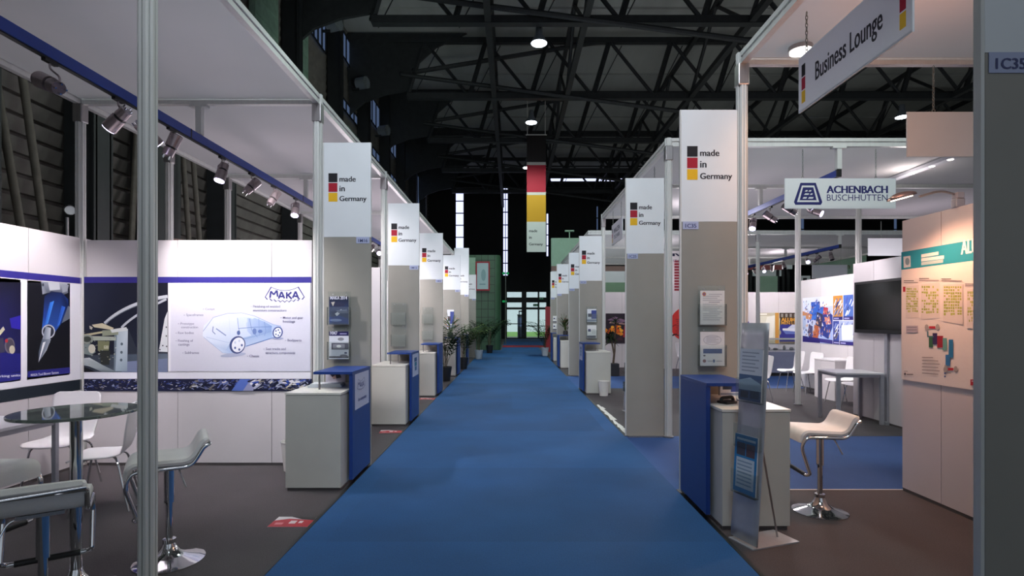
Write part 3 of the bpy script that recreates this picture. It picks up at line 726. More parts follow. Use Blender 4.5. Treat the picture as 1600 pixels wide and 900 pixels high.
brochure(px + .02, 5.55, .8945, 'picture card with a dark figure standing on the nearest grey counter', d_card, .2, .135, 'card', name='picture_card')
tag(M().box(-.16, .16, -.1, .1, 0, .018).box(-.14, .15, -.09, .09, .018, .034).build('leaflet_stack', MT['upper'], loc=(-1.83, 5.38, .893), rz=.1), 'stack of leaflets lying on the nearest grey counter under the blue shelf', 'leaflets')
for (x, d, k) in ((-1.82, 8.744, 'second'), (-1.82, 11.744, 'third')):
    for z, q in ((1.48, 'upper'), (1.13, 'lower')):
        holder(x, d, z, 'empty clear brochure holder on the %s panel of the cladding row, %s one' % (k, q))
rx, rd = 1.775, 4.844
holder(rx, rd, 1.505, 'clear holder with a printed letter above the blue counter, upper'); holder(rx, rd, 1.14, 'clear holder with a form above the blue counter, lower')
brochure(rx, rd - .025, 1.51, 'letter sheet with a round orange seal in the upper holder over the blue counter', d_letter, .215, .3, 'leaflet', name='leaflet')
brochure(rx, rd - .025, 1.145, 'form sheet with a dark blue band in the lower holder over the blue counter', d_pad, .215, .3, 'leaflet', name='leaflet')
for z, q, dr in ((1.50, 'upper', d_blue), (1.14, 'lower', d_news)):
    holder(1.78, 12.164, z, 'clear holder on the panel behind the waste bin, %s one' % q)
    brochure(1.78, 12.139, z + .005, '%s leaflet on the panel behind the waste bin' % ('white and blue upper' if q == 'upper' else 'white newspaper-like lower'), dr, cat='leaflet', name='leaflet')
for z, q in ((1.45, 'upper'), (1.15, 'lower')):
    brochure(1.70, 21.26, z, 'tiny %s white leaflet on the farthest tall panel near the entrance' % q, d_news, .2, .26, 'leaflet', name='leaflet')
brochure(-1.78, 15.744, 1.3, 'blue striped brochure on the fourth panel above the orange flowers', d_blue, .2, .55, 'brochure')
# a telephone-like dark device on the pale counter
e = thing('desk_phone', 'small black handset lying on the pale counter beside the blue front', 'phone', (1.70, 4.30, .893), .5)
M().box(-.06, .06, -.05, .05, 0, .02).build('phone_base', MT['black'], e, bevel=.006)
M().tube(rounded([(-.07, 0, .02), (-.06, 0, .045), (.06, 0, .045), (.07, 0, .02)], .02), .013, 8).build('handset', MT['black'], e, smooth=True)
brochure(1.9, 4.7, .893, 'small blue folder standing on the pale counter under the shelf', d_blue, .2, .14, 'folder', name='folder')

# ------------------------------------------------------------------ leaning zigzag brochure racks
def rack(x, d, label, rz, brochures):
    """curved silver board leaning back on a thin strut over a base plate; local x along the board's width, -y its face"""
    e = thing('brochure_rack', label, 'brochure rack', (x, d, 0), rz)
    ctr = lambda z: (.105 * (z / 1.55) ** 2 + .035 * math.sin(PI * z / 1.55), z)
    rows = []
    for i in range(19):
        y, z = ctr(.02 + 1.51 * i / 18)
        rows.append([(-.125 + .25 * j / 4, y, z) for j in range(5)])
    M().sheet(rows).build('rack_board', MT['silver'], e, smooth=True, solid=.006)
    M().box(-.115, .115, -.03, .38, 0, .008).build('base_plate', MT['silver'], e)
    M().cyl((0, .10, .95), (0, .30, .008), .007, n=8).build('strut', MT['steel'], e)
    for z0 in (.98, .66, .34):
        y = ctr(z0)[0]
        m = M().box(-.115, .115, y - .04, y - .037, z0, z0 + .16).box(-.115, .115, y - .04, y - .004, z0 - .004, z0)
        m.box(-.115, -.112, y - .04, y - .004, z0, z0 + .16).box(.112, .115, y - .04, y - .004, z0, z0 + .16)
        m.build('pocket', MT['acrylic'], e)
    R = Matrix.Rotation(rz, 3, 'Z')
    for z0, lab, dr, hh in brochures:
        y = ctr(z0)[0]
        p = R @ V((0, y - .026, z0 + .003)) + V((x, d, 0))
        brochure(p.x, p.y, p.z, lab, dr, .21, hh, rz=rz, tilt=-.06)
def d_flyer(a):
    a.rect(0, 0, 1, .5, 'c4cbd8'); a.rect(0, .5, 1, 1, '44618a')
    for k in range(6): a.rect(.1, .06 + k * .07, .85 - .15 * (k % 2), .085 + k * .07, '8f98aa')
    a.poly([(0, .62), (.5, .55), (1, .66), (1, .8), (0, .8)], '9db6cf'); a.rect(.1, .82, .45, .95, '2a3448'); a.rect(.52, .8, .92, .95, '33425c')
def d_bluebook(a):
    a.rect(0, 0, 1, 1, '2f86c0'); a.rect(.08, .06, .92, .1, 'bfe0f0'); a.rect(.1, .14, .48, .36, '4a4a58'); a.rect(.52, .14, .9, .36, '5c4a52'); a.rect(.1, .4, .9, .92, 'ccd9e4')
    for k in range(7): a.rect(.15, .45 + k * .065, .8, .475 + k * .065, '8fa6bc')
rack(1.605, 3.77, 'leaning silver brochure rack beside the pale counter with blue front', -PI / 2 + .34, [(.985, 'pale blue flyer in the top pocket of the nearer silver rack', d_flyer, .36), (.345, 'bright blue booklet in the bottom pocket of the nearer silver rack', d_bluebook, .40)])
rack(1.93, 9.2, 'leaning silver brochure rack seen behind the panel tagged 1C25', -PI / 2 + .2, [(.66, 'pale flyer in the rack behind the panel tagged 1C25', d_flyer, .3)])

# ------------------------------------------------------------------ furniture
def bar_stool(x, y, deg, label, lift=.72):
    e = thing('bar_stool', label, 'stool', (x, y, 0), math.radians(deg), 'chrome bar stools with pale seats')
    M().lathe([(.205, 0), (.205, .008), (.17, .022), (.10, .04), (.06, .065), (.042, .1), (.036, .12)], 36).build('base', MT['chrome'], e, smooth=True)
    M().lathe([(.038, .12), (.038, .145), (.022, .147)], 20).build('collar', MT['chrome'], e, smooth=True)
    M().cyl((0, 0, .14), (0, 0, .40), .02, n=16).build('gas_piston', MT['chrome'], e, smooth=True)
    M().cyl((0, 0, .38), (0, 0, lift - .035), .029, n=18).build('column_sleeve', MT['chrome'], e, smooth=True)
    prof = rounded([(-.215, -.075), (-.20, -.018), (-.16, 0), (.13, -.012), (.20, .115), (.225, .125)], .05, 6) if False else [(v.x, v.y) for v in rounded([(-.225, -.085, 0), (-.20, 0, 0), (.12, -.012, 0), (.185, .105, 0), (.215, .118, 0)], .07, 6)]
    top, bot = [], []
    n = len(prof)
    for i, (py, pz) in enumerate(prof):
        a = V(prof[max(0, i - 1)]); b = V(prof[min(n - 1, i + 1)]); t = (b - a).normalized(); nn = V((-t.y, t.x))
        end = min(i, n - 1 - i)
        w = .185 - (.012 if end == 0 else .004 if end == 1 else 0); th = .022 - (.010 if end == 0 else 0)
        P = []
        for u, f in ((-1, 0), (-.96, .8), (-.8, 1), (0, 1.06), (.8, 1), (.96, .8), (1, 0)):
            q = V((py, pz)) + nn * (th * f); P.append((u * w, q.x, lift + q.y))
        for u, f in ((.96, -.8), (.8, -1), (0, -1), (-.8, -1), (-.96, -.8)):
            q = V((py, pz)) + nn * (th * f); P.append((u * w, q.x, lift + q.y))
        top.append(P)
    k = len(top[0]); m = M(); m.add([p for r in top for p in r], [(i * k + j, i * k + (j + 1) % k, (i + 1) * k + (j + 1) % k, (i + 1) * k + j) for i in range(n - 1) for j in range(k)] + [tuple(range(k)), tuple(range((n - 1) * k, n * k))[::-1]])
    m.build('seat', MT['seat'], e, smooth=True)
    fr = M(); s = .182; z = lift - .03
    path = rounded([(s, .215, z + .118), (s, .185, z + .10), (s, .12, z - .012), (s, -.19, z - .01), (s, -.225, z - .09), (s, -.16, z - .295), (s - .02, -.175, z - .31), (-s + .02, -.175, z - .31), (-s, -.16, z - .295), (-s, -.225, z - .09), (-s, -.19, z - .01), (-s, .12, z - .012), (-s, .185, z + .10), (-s, .215, z + .118)], .045, 5)
    fr.tube(path, .0125, 10, True); fr.build('tube_frame', MT['chrome'], e, smooth=True)
    M().cyl((-s + .05, -.175, z - .31), (s - .05, -.175, z - .31), .0165, n=12).build('footrest_grip', MT['black'], e, smooth=True)
    M().box(-.09, .09, -.09, .09, lift - .05, lift - .033).build('seat_plate', MT['steel'], e)
    M().tube(rounded([(.04, .03, lift - .055), (.12, .05, lift - .06), (.17, .09, lift - .17)], .03), .005, 8).build('lever', MT['chrome'], e, smooth=True)
    return e
bar_stool(-2.205, 3.50, -58, 'bar stool with the mint-tinted seat just beyond the tall foreground post', .675)
bar_stool(-2.31, 2.68, -146, 'bar stool with its back to the camera, nearest of those at the glass table', .655)
bar_stool(-2.99, 3.02, 84, 'bar stool on the far side of the glass table, cut by the picture edge', .725)
bar_stool(2.49, 4.40, -94, 'single bar stool on the warm brown lit carpet by the pale counter', .675)

e = thing('bar_table', 'round glass-topped bar table on a chrome column among the bar stools', 'table', (-2.475, 3.09, 0))
M().lathe([(.298, 1.018), (.302, 1.022), (.302, 1.032), (.298, 1.036)], 56).build('glass_top', MT['tglass'], e, smooth=True)
M().lathe([(.09, 1.004), (.09, 1.0175)], 24).build('top_plate', MT['steel'], e, smooth=True)
M().cyl((0, 0, .1), (0, 0, 1.005), .03, n=20).build('column', MT['chrome'], e, smooth=True)
M().lathe([(.21, 0), (.21, .008), (.16, .025), (.07, .06), (.04, .11), (.031, .14)], 36).build('base', MT['chrome'], e, smooth=True)

def chair(x, y, deg, label):
    e = thing('side_chair', label, 'chair', (x, y, 0), math.radians(deg), 'white shell chairs')
    P = [v for v in rounded([(0, -.22, .425), (0, -.17, .45), (0, .16, .44), (0, .22, .87)], .11, 7)]
    L = [0]
    for a, b in zip(P, P[1:]): L.append(L[-1] + (b - a).length)
    rows = []
    # resample the centre line, wider seat and back, slightly narrower waist, rounded corners
    def at(t):
        t *= L[-1]
        for i in range(len(P) - 1):
            if L[i + 1] >= t: return P[i].lerp(P[i + 1], (t - L[i]) / max(1e-6, L[i + 1] - L[i]))
        return P[-1]
    for t in [0, .012, .03, .07, .15, .25, .35, .42, .47, .52, .58, .66, .76, .86, .93, .97, .988, 1]:
        p = at(t); wv = .215 - .028 * math.exp(-((t - .52) / .13) ** 2)
        if t > .93: wv -= .05 * ((t - .93) / .07) ** 3
        if t < .05: wv -= .045 * ((.05 - t) / .05) ** 2
        rows.append([(u * wv, p.y + (.012 * u * u if t > .5 else 0) * -1, p.z + (.008 * u * u if t < .45 else 0)) for u in (-1, -.9, -.6, -.2, .2, .6, .9, 1)])
    M().sheet(rows).build('seat_shell', MT['shell'], e, smooth=True, solid=.011)
    for sx in (-1, 1):
        for yy, ye in ((-.12, -.20), (.10, .20)):
            M().tube(rounded([(sx * .03, yy * .5, .428), (sx * .14, yy, .425), (sx * .175, yy + (ye - yy) * .2, .39), (sx * .215, ye, .008)], .03), .009, 8).build('leg', MT['chrome'], e, smooth=True)
    M().box(-.08, .08, -.09, .08, .424, .432).build('seat_plate', MT['steel'], e)
    return e
chair(-4.12, 4.98, 5, 'white shell chair facing the camera behind the white table')
chair(-3.36, 4.5, -66, 'white shell chair seen from its side behind the glass table column')
chair(6.12, 11.95, -92, 'white chair pushed to the far end of the faceted white desk')
chair(6.2, 11.4, -86, 'second white chair from the far end of the faceted white desk')
chair(6.06, 10.0, -95, 'white chair before the collage, behind the grey table')
chair(6.02, 9.4, -88, 'white chair before the collage, nearest the television wall')
chair(4.72, 10.4, -100, 'white chair alone behind the top of the silver brochure rack')
chair(4.35, 13.2 - 2.3, -80, 'white chair mostly hidden behind the panel with the letter')
chair(5.2, 16.3, 30, 'white chair in front of the red disc far between two panels')
def table(x, y, deg, label, w, dd, h, top, leg, r=.024):
    e = thing('square_table', label, 'table', (x, y, 0), math.radians(deg))
    M().box(-w / 2, w / 2, -dd / 2, dd / 2, h - .028, h).build('tabletop', MT[top], e, bevel=.004)
    fm = M()
    for a, b, c, d in ((-w / 2 + .02, w / 2 - .02, -dd / 2 + .02, -dd / 2 + .045), (-w / 2 + .02, w / 2 - .02, dd / 2 - .045, dd / 2 - .02), (-w / 2 + .02, -w / 2 + .045, -dd / 2 + .045, dd / 2 - .045), (w / 2 - .045, w / 2 - .02, -dd / 2 + .045, dd / 2 - .045)):
        fm.box(a, b, c, d, h - .068, h - .028)
    fm.build('apron_frame', MT[leg], e)
    for sx in (-1, 1):
        for sy in (-1, 1):
            M().box(sx * (w / 2 - .03) - r, sx * (w / 2 - .03) + r, sy * (dd / 2 - .03) - r, sy * (dd / 2 - .03) + r, 0, h - .028).build('leg', MT[leg], e, bevel=.003)
    return e
table(-4.12, 4.25, 0, 'white square table in the corner behind the glass table', .66, .66, .745, 'greytop', 'greyleg', .018)
table(5.2, 8.38, -7, 'grey table with square legs in front of the television wall', .66, .68, .765, 'greytop', 'greyleg')
# faceted white desk
e = thing('reception_desk', 'faceted white desk in front of the bright factory collage', 'desk', (6.38, 10.66, 0))
pr = [(-.22, .42), (-.27, .1), (-.22, -.28), (.28, -.4), (.28, .42)]
prism(pr, .0, .76).build('desk_body', MT['panel'], e, bevel=.004)
prism([(a * 1.04, b * 1.04) for a, b in pr], .76, .785).build('desk_top', MT['shell'], e, bevel=.004)

# bins
def bin_(x, y, label, mat='white'):
    e = thing('waste_bin', label, 'bin', (x, y, 0))
    n = 28
    m = M(); pr = [(.085, 0), (.112, .29), (.105, .29), (.08, .01)]
    vs = [(r * math.cos(2 * PI * i / n), r * math.sin(2 * PI * i / n), z) for r, z in pr for i in range(n)]
    m.add(vs, [(k * n + i, k * n + (i + 1) % n, (k + 1) * n + (i + 1) % n, (k + 1) * n + i) for k in range(3) for i in range(n)] + [tuple(range(n))[::-1], tuple(range(3 * n, 4 * n))])
    m.build('bin_body', MT[mat], e, smooth=True)
    M().tube([(.112 * math.cos(t), .112 * math.sin(t), .295) for t in [2 * PI * i / 28 for i in range(28)]], .007, 6, True).build('rim', MT[mat], e, smooth=True)
bin_(-2.27, 5.63, 'white waste bin by the printed wall, half behind the nearest grey counter')
bin_(1.88, 11.15, 'cream waste bin in front of the grey counter down the aisle')
# flyers on the floor
def flyer(x, y, rz, label):
    a = Art(lambda u, v: (u, v)); a.base(-.15, .15, -.105, .105, 'd9d6d8', .002); a.L = .3
    a.poly([(-.15, -.105), (.15, -.105), (.15, .03), (-.05, .06), (-.15, .02)], 'b02a35'); a.poly([(-.05, .105), (.15, .105), (.15, .03), (.05, .05)], '2a2628'); a.rect(-.02, -.04, .03, .02, 'e6d8da'); a.rect(.05, -.03, .08, .015, 'e6d8da')
    a.rect(-.12, -.06, -.06, -.02, 'd98a90')
    o = a.build('floor_flyer', MT['print'], loc=(x, y, .0045), rz=rz); o.rotation_euler = (-PI / 2, 0, rz); tag(o, label, 'flyer')
flyer(-1.68, 4.17, .0, 'red and white flyer lying on the grey carpet, nearest the camera')
flyer(-1.68, 7.55, .1, 'red and white flyer on the carpet before the second grey counter')
flyer(-1.66, 10.7, .0, 'small red flyer on the carpet before the third grey counter')
# ------------------------------------------------------------------ printed walls of the nearest booth
S1 = 147.0
D1 = 5.788
def zf(u, v): return ((260 + u / 4.5 - 800) * D1 / F + 4.55, H - (420 + v / 4.5 - 500) * D1 / F)
def zp(u, v): return ((u / 4 - 800) * D1 / F + 4.55, H - (430 + v / 4 - 500) * D1 / F)
ox = V((-4.55, D1, 0))
# white car graphic
a = Art(zf); x0, z1 = zf(14, 98); x1, z0 = zf(1012, 722)
a.base(x0, x1, z0, z1, 'f1f0f7', .004); a.L = .4
g0, g1 = 'd9d8e6', 'f6f5fc'
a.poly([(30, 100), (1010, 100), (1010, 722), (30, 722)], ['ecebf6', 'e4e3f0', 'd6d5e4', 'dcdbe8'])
a.L = 1
# see-through car seen from the rear quarter
a.poly([(255, 470), (262, 400), (330, 340), (430, 314), (530, 310), (620, 332), (700, 368), (752, 392), (805, 402), (818, 440), (812, 472), (745, 486), (570, 545), (470, 598), (395, 590), (300, 512), (272, 488)], ['e9eefa'] * 3 + ['e6edf9'] * 3 + ['b9c9e8'] * 5 + ['c3d2ee'] * 2 + ['a9bfe2'] * 2 + ['dfe8f8'] * 2)
a.poly([(300, 512), (420, 570), (460, 500), (560, 480), (740, 430), (745, 486), (570, 545), (470, 598), (395, 590)], ['d3dff3', 'b4c8e8', '9db6de', 'a5bce2', '93add8', 'a9c0e4', 'c4d4ef', 'b4c8e8', 'd3dff3'])
a.poly([(560, 380), (620, 345), (690, 372), (742, 402), (738, 440), (600, 470), (570, 440)], ['c6d4ee', 'b3c6e8', '9db4dc', '8ea8d6', '8aa4d2', 'aabfe4', 'bccceb'])
a.poly([(505, 340), (545, 345), (555, 400), (520, 420), (500, 390)], 'd7e2f5'); a.poly([(570, 345), (598, 350), (604, 420), (578, 430)], 'b3c6e6')
for pts, wd, c in (([(258, 440), (330, 342), (430, 314), (530, 310), (620, 332), (752, 392), (806, 403)], 3, '8fa3cf'), ([(262, 480), (300, 512), (395, 590), (470, 600)], 3, 'a9badc'), ([(560, 545), (745, 486), (812, 470)], 5, '5f7fc0'), ([(505, 420), (620, 410), (740, 408)], 4, '6f8bc6'), ([(500, 345), (508, 420), (515, 440)], 4, '8299cc'), ([(585, 350), (600, 430), (640, 480)], 4, '7f97cc'), ([(690, 372), (700, 440), (690, 470)], 3, '7a93ca'), ([(330, 405), (325, 440), (345, 460)], 6, '7f93c0'), ([(350, 420), (420, 470)], 8, '8c9fcb'), ([(280, 480), (440, 520)], 3, 'b5c4e4'), ([(520, 500), (640, 470), (740, 440)], 3, '86a0d2'), ([(440, 330), (450, 480)], 2, 'cdd8ee'), ([(650, 350), (655, 470)], 3, '8aa2d4')):
    a.line(pts, wd, c)
a.ell(508, 450, 12, 16, '5a6ea8'); a.ell(620, 440, 14, 22, '7289c2'); a.ell(660, 440, 16, 12, '6680be')
a.ell(470, 605, 90, 14, 'b3b9d3', rot=-.1); a.ell(785, 490, 40, 8, 'a4aacb')
a.ell(500, 535, 55, 63, '3f4c80', rot=.35); a.ell(505, 535, 44, 53, 'eef0f8', rot=.35)
for k in range(5): a.ell(505 + 26 * math.cos(k * 1.257), 537 + 32 * math.sin(k * 1.257), 7, 9, '59689c' if k < 3 else 'cdd4e8')
a.ell(783, 448, 36, 42, '4a5a96', rot=.3); a.ell(783, 448, 27, 34, 'edf0f8', rot=.3)
for k in range(5): a.ell(783 + 15 * math.cos(k * 1.257), 449 + 20 * math.sin(k * 1.257), 5, 6, '59689c')
maka(a, 690, 122, 285, '37357e', 'eeeef7')
for u, v, s, wd in ((140, 332, 'Spaceframes', 120), (100, 393, 'Prototype', 95), (105, 418, 'construction', 118), (83, 458, 'Raw bodies', 110), (83, 513, 'Finishing of', 105), (85, 540, 'castings', 78), (130, 598, 'Subframes', 100), (275, 290, 'Cockpit', 66), (610, 272, 'Finishing of welded', 190), (610, 299, 'aluminium constructions', 235), (820, 351, 'Motor and gear', 142), (820, 378, 'housings', 84), (853, 510, 'Bodyparts', 98), (700, 570, 'Seat tracks and', 140), (698, 597, 'structure components', 208), (585, 620, 'Chassis', 68)):
    a.text(u, v, s, '8583a2' if u > 800 or v > 480 else 'a3a1bb', .6, w=wd)
    if s[0].isupper(): a.rect(u - 18, v - 8, u - 8, v - 5, '9a98b4')
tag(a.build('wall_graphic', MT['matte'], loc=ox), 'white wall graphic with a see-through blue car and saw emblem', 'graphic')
# car body photograph
a = Art(zp); X0, Z1 = zp(512, 48); X1, Z0 = zp(1048, 605)
a.base(X0, X1, Z0, Z1, '10142a', .004); a.L = .4
a.poly([(512, 48), (1048, 48), (1048, 605), (512, 605)], ['1b2138', '0d1020', '1a2036', '161b2a']); a.L = 1
def curve(P, n=10):
    out = []
    for i in range(n + 1):
        t = i / n; out.append(((1 - t) ** 2 * P[0][0] + 2 * t * (1 - t) * P[1][0] + t * t * P[2][0], (1 - t) ** 2 * P[0][1] + 2 * t * (1 - t) * P[1][1] + t * t * P[2][1]))
    return out
a.line(curve([(655, 302), (790, 170), (1048, 132)]), 20, 'c9cdd2'); a.line(curve([(660, 306), (800, 180), (1048, 144)]), 5, '6c727c')
a.line(curve([(760, 328), (830, 250), (1040, 150)]), 14, 'b9bdc4'); a.poly([(1048, 225), (1048, 480), (992, 480), (1030, 270)], 'd8dadd')
for q in ((1040, 325), (1040, 380), (1018, 440), (1042, 445), (1000, 465)): a.ell(*q, 4, 5, '33363c')
a.poly([(800, 330), (860, 470), (1048, 480), (1048, 505), (780, 520)], '2a2f3a'); a.poly([(512, 500), (1048, 490), (1048, 605), (512, 605)], ['343b48', '566270', '7d8a94', '2a303c'])
a.poly([(790, 540), (1048, 520), (1048, 605), (760, 605)], '747e9a')
a.poly([(730, 345), (800, 335), (796, 600), (716, 600)], ['a8b6bf', 'c5ced4', '8797a4', '9fb0bb']); a.poly([(716, 350), (732, 346), (722, 600), (712, 600)], '6d7b86')
for q in ((762, 430), (760, 482), (758, 530)): a.ell(*q, 8, 9, '55626c')
a.poly([(560, 380), (725, 385), (725, 408), (560, 408)], 'aab0a2'); a.poly([(575, 310), (640, 300), (712, 330), (700, 342), (590, 325)], 'cfc4a6'); a.poly([(560, 315), (580, 325), (575, 340), (562, 335)], 'b9b4a6')
a.poly([(512, 372), (640, 350), (640, 362), (520, 384)], 'bdb592'); a.poly([(640, 345), (740, 340), (740, 372), (640, 380)], '8f957f'); a.poly([(690, 340), (790, 325), (800, 345), (700, 360)], 'd3d6d4')
a.poly([(612, 410), (686, 412), (680, 470), (640, 490), (612, 470)], '7d7f5e'); a.poly([(625, 470), (690, 470), (684, 560), (630, 560)], '2c2f2c'); a.rect(650, 440, 680, 460, 'b7b59a')
a.ell(545, 400, 40, 30, '8e958c'); a.ell(545, 400, 26, 18, '3e443e'); a.poly([(512, 430), (570, 430), (600, 480), (570, 500), (512, 490)], '7e8a88'); a.ell(575, 460, 22, 28, 'd2cdbb')
a.poly([(512, 520), (560, 515), (640, 560), (722, 600), (640, 605), (560, 570), (512, 560)], ['b5bdbf', 'd0d6d6', '9aa5a8', '7a868c', '66727a', 'aab3b5', '98a3a6']); a.poly([(512, 565), (600, 605), (512, 605)], '0d0f16')
for k in range(40):
    u, v = random.uniform(515, 720), random.uniform(360, 560); r = random.uniform(3, 8)
    a.poly([(u, v), (u + r * 2, v + random.uniform(-4, 4)), (u + r, v + r)], random.choice(['c9ccc0', '4a4f4e', '8f958c', '1d2024', 'a6a48a']))
tag(a.build('wall_graphic', MT['matte'], loc=ox), 'dark photo graphic of a bare car body side on the printed wall', 'graphic')
# blue band and chip strip on the same wall
a = Art(lambda u, v: ((u - 800) * D1 / F + 4.55, H - (v - 500) * D1 / F)); b0, c1 = a.fn(125.5, 432.6); b1, c0 = a.fn(486.5, 442)
a.base(b0, b1, c0, c1, '322c86', .004); tag(a.build('wall_band', MT['matte'], loc=ox), 'narrow royal blue band along the top of the car graphics', 'band')
a = Art(lambda u, v: ((u - 800) * D1 / F + 4.55, H - (v - 500) * D1 / F)); b0, c1 = a.fn(126, 592); b1, c0 = a.fn(487, 611)
a.base(b0, b1, c0, c1, '1c2040', .004); a.L = .5
for k in range(520):
    u = random.uniform(128, 480); v = random.uniform(593, 608); big = u > 285; L = random.uniform(2, 12 if big else 5); an = random.uniform(-.9, .5)
    wd = random.uniform(.4, 2.4 if big else 1.5); du, dv = L * math.cos(an), L * math.sin(an)
    pts = [(u, v), (u + du, v + dv), (u + du + wd, v + dv + wd), (u + wd * .7, v + wd)]
    pts = [(min(486.5, max(126, p)), min(610.5, max(592.5, q))) for p, q in pts]
    if len({(round(p, 2), round(q, 2)) for p, q in pts}) < 4: continue
    a.poly(pts, random.choice(['aab4d6', '2a2f56', '6f7cb8', '0f1228', 'd8d6dc', '8a8478', '3c4a94', '1a1e3c', '5a6496', '9a9cb0', '20264a', '14182e']))
a.poly([(375, 592.5), (392, 592.5), (380, 610.5), (362, 610.5)], '5a74c4'); a.poly([(392, 592.5), (402, 592.5), (396, 610.5), (380, 610.5)], '9a9cc0')
for k in range(60):
    u = random.uniform(385, 478); v = random.uniform(594, 606); L = random.uniform(4, 14); an = random.uniform(-.9, .2); wd = random.uniform(1, 3)
    q = [(u, v), (u + L * math.cos(an), v + L * math.sin(an)), (u + L * math.cos(an) + wd, v + L * math.sin(an) + wd), (u + wd, v + wd)]
    q = [(min(486.5, p), min(610.5, max(592.5, r))) for p, r in q]
    if len({(round(p, 2), round(r, 2)) for p, r in q}) == 4: a.poly(q, random.choice(['eceaf0', 'b8bcd4', '3a56b8', '14182e', 'd6cfc4', '22284a']))
tag(a.build('wall_band', MT['matte'], loc=ox), 'strip of metal chips photograph below the car graphics', 'band')
a = Art(); X0, Z1 = zp(512, 605); X1 = zf(1012, 0)[0]; a.base(X0, X1, H - (592 - 500) * D1 / F, Z1 - .002, 'eceaf2', .0035); tag(a.build('wall_band', MT['matte'], loc=ox), 'plain white band between the car graphics and the chip strip', 'band')

# prints on the long back partition
XB = 4.572
def lw(u, v):
    d = XB * F / (800 - u / 4); return (d - 4.3, H - (430 + v / 4 - 500) * d / F)
ol = V((-XB, 4.3, 0))
def lprint(label, d0, d1, z0, z1, col, draw=None, name='wall_graphic', cat='graphic', t=.004):
    a = Art(lw); a.base(d0 - 4.3, d1 - 4.3, z0, z1, col, t); a.L = .6
    if draw: draw(a)
    return tag(a.build(name, MT['matte'], loc=ol, rz=PI / 2), label, cat)
lprint('royal blue band along the back partition above the tool photos', 2.6, 5.78, 1.935, 1.998, '322c86', name='wall_band', cat='band')
lprint('broad white backing sheet behind the tool photos', 2.6, 5.78, .925, 1.93, 'f3f2fa', t=.002)
lprint('near-black band along the back partition below the tool photos', 2.6, 5.78, .81, .92, '1b2630', name='wall_band', cat='band')
def tool(a):
    a.poly([(173, 45), (437, 52), (437, 612), (173, 640)], ['0a0b16', '0e1020', '0a0a14', '07070f'])
    a.poly([(173, 600), (437, 575), (437, 612), (173, 640)], '2a2a86')
    a.poly([(258, 40), (420, 48), (425, 110), (380, 130), (300, 110), (265, 120)], ['8d93a0', 'b4b9c4', '6c717e', '3a3f50', '555a68', '9a9fac'])
    a.poly([(300, 45), (370, 45), (375, 90), (310, 95)], 'c5c8cf'); a.poly([(385, 55), (430, 60), (420, 100), (390, 110)], '9ba0ac'); a.ell(268, 60, 7, 10, '3a3f4a')
    a.poly([(278, 130), (320, 100), (385, 108), (425, 150), (430, 210), (385, 300), (340, 360), (262, 335), (270, 250)], ['14204a', '10183a', '1a2858', '1c3a86', '10204e', '0c1a48', '2a56b0', '2f6ad0', '1c3c90'])
    a.poly([(312, 170), (338, 160), (300, 300), (275, 320)], ['2f74e0', '4a90f4', '4f9af0', '2a60c8']); a.poly([(385, 190), (408, 200), (370, 310), (350, 330)], ['2a5ac0', '3a70e0', '4a8af0', '2a58b8'])
    a.poly([(425, 190), (437, 200), (437, 270), (385, 300)], '6a7282')
    a.ell(302, 352, 42, 44, 'c9ced8', rot=.2); a.ell(302, 352, 34, 36, '2b3040', rot=.2); a.poly([(285, 320), (318, 330), (312, 420), (268, 470), (250, 460)], ['8a93a4', 'd9dfe8', 'aab3c4', '7a8598', 'b4bccb'])
    a.poly([(262, 400), (318, 400), (290, 470), (240, 545), (240, 480)], ['5a6474', '9aa4b4', 'c6ced8', '5c6678', '3a4252']); a.poly([(268, 420), (285, 415), (250, 520), (240, 545)], 'eef2f6')
    a.text(192, 632, 'MAKA Tool Blower System', 'd8d8ee', 1.2, w=174, cap=16, skew=.10)
    a.rect(330, 570, 331, 571, '2a2a86')
lprint('dark photo of a blue blower tool on the back partition', 5.13, 5.622, .985, 1.925, '0a0b16', tool)
def unit(a):
    a.poly([(-420, 40), (130, 44), (130, 650), (-420, 730)], ['0b0d2a', '0a0a20', '16145a', '2a2a80'])
    a.poly([(-420, 640), (130, 610), (130, 650), (-420, 730)], '2a2a86'); a.poly([(60, 270), (130, 250), (130, 340), (70, 330)], '2a1fa0'); a.poly([(-100, 480), (130, 490), (130, 600), (-100, 640)], '1b1a74')
    a.poly([(-30, 380), (20, 320), (30, 340), (-20, 400)], 'd6cfae'); a.ell(60, 440, 32, 50, '6a6470'); a.ell(62, 440, 24, 40, '4a4452'); a.ell(40, 410, 10, 12, 'b0303a'); a.ell(75, 465, 18, 26, 'c6bda8'); a.poly([(-80, 420), (20, 390), (30, 480), (-60, 500)], '3c3a52')
    a.text(-120, 646, '5-axis working units', 'd8d8ee', 1.2, w=246, cap=15, skew=.06)
lprint('deep blue photo of a machine unit on the back partition, cut by the picture edge', 4.30, 5.06, .985, 1.925, '0b0d2a', unit)

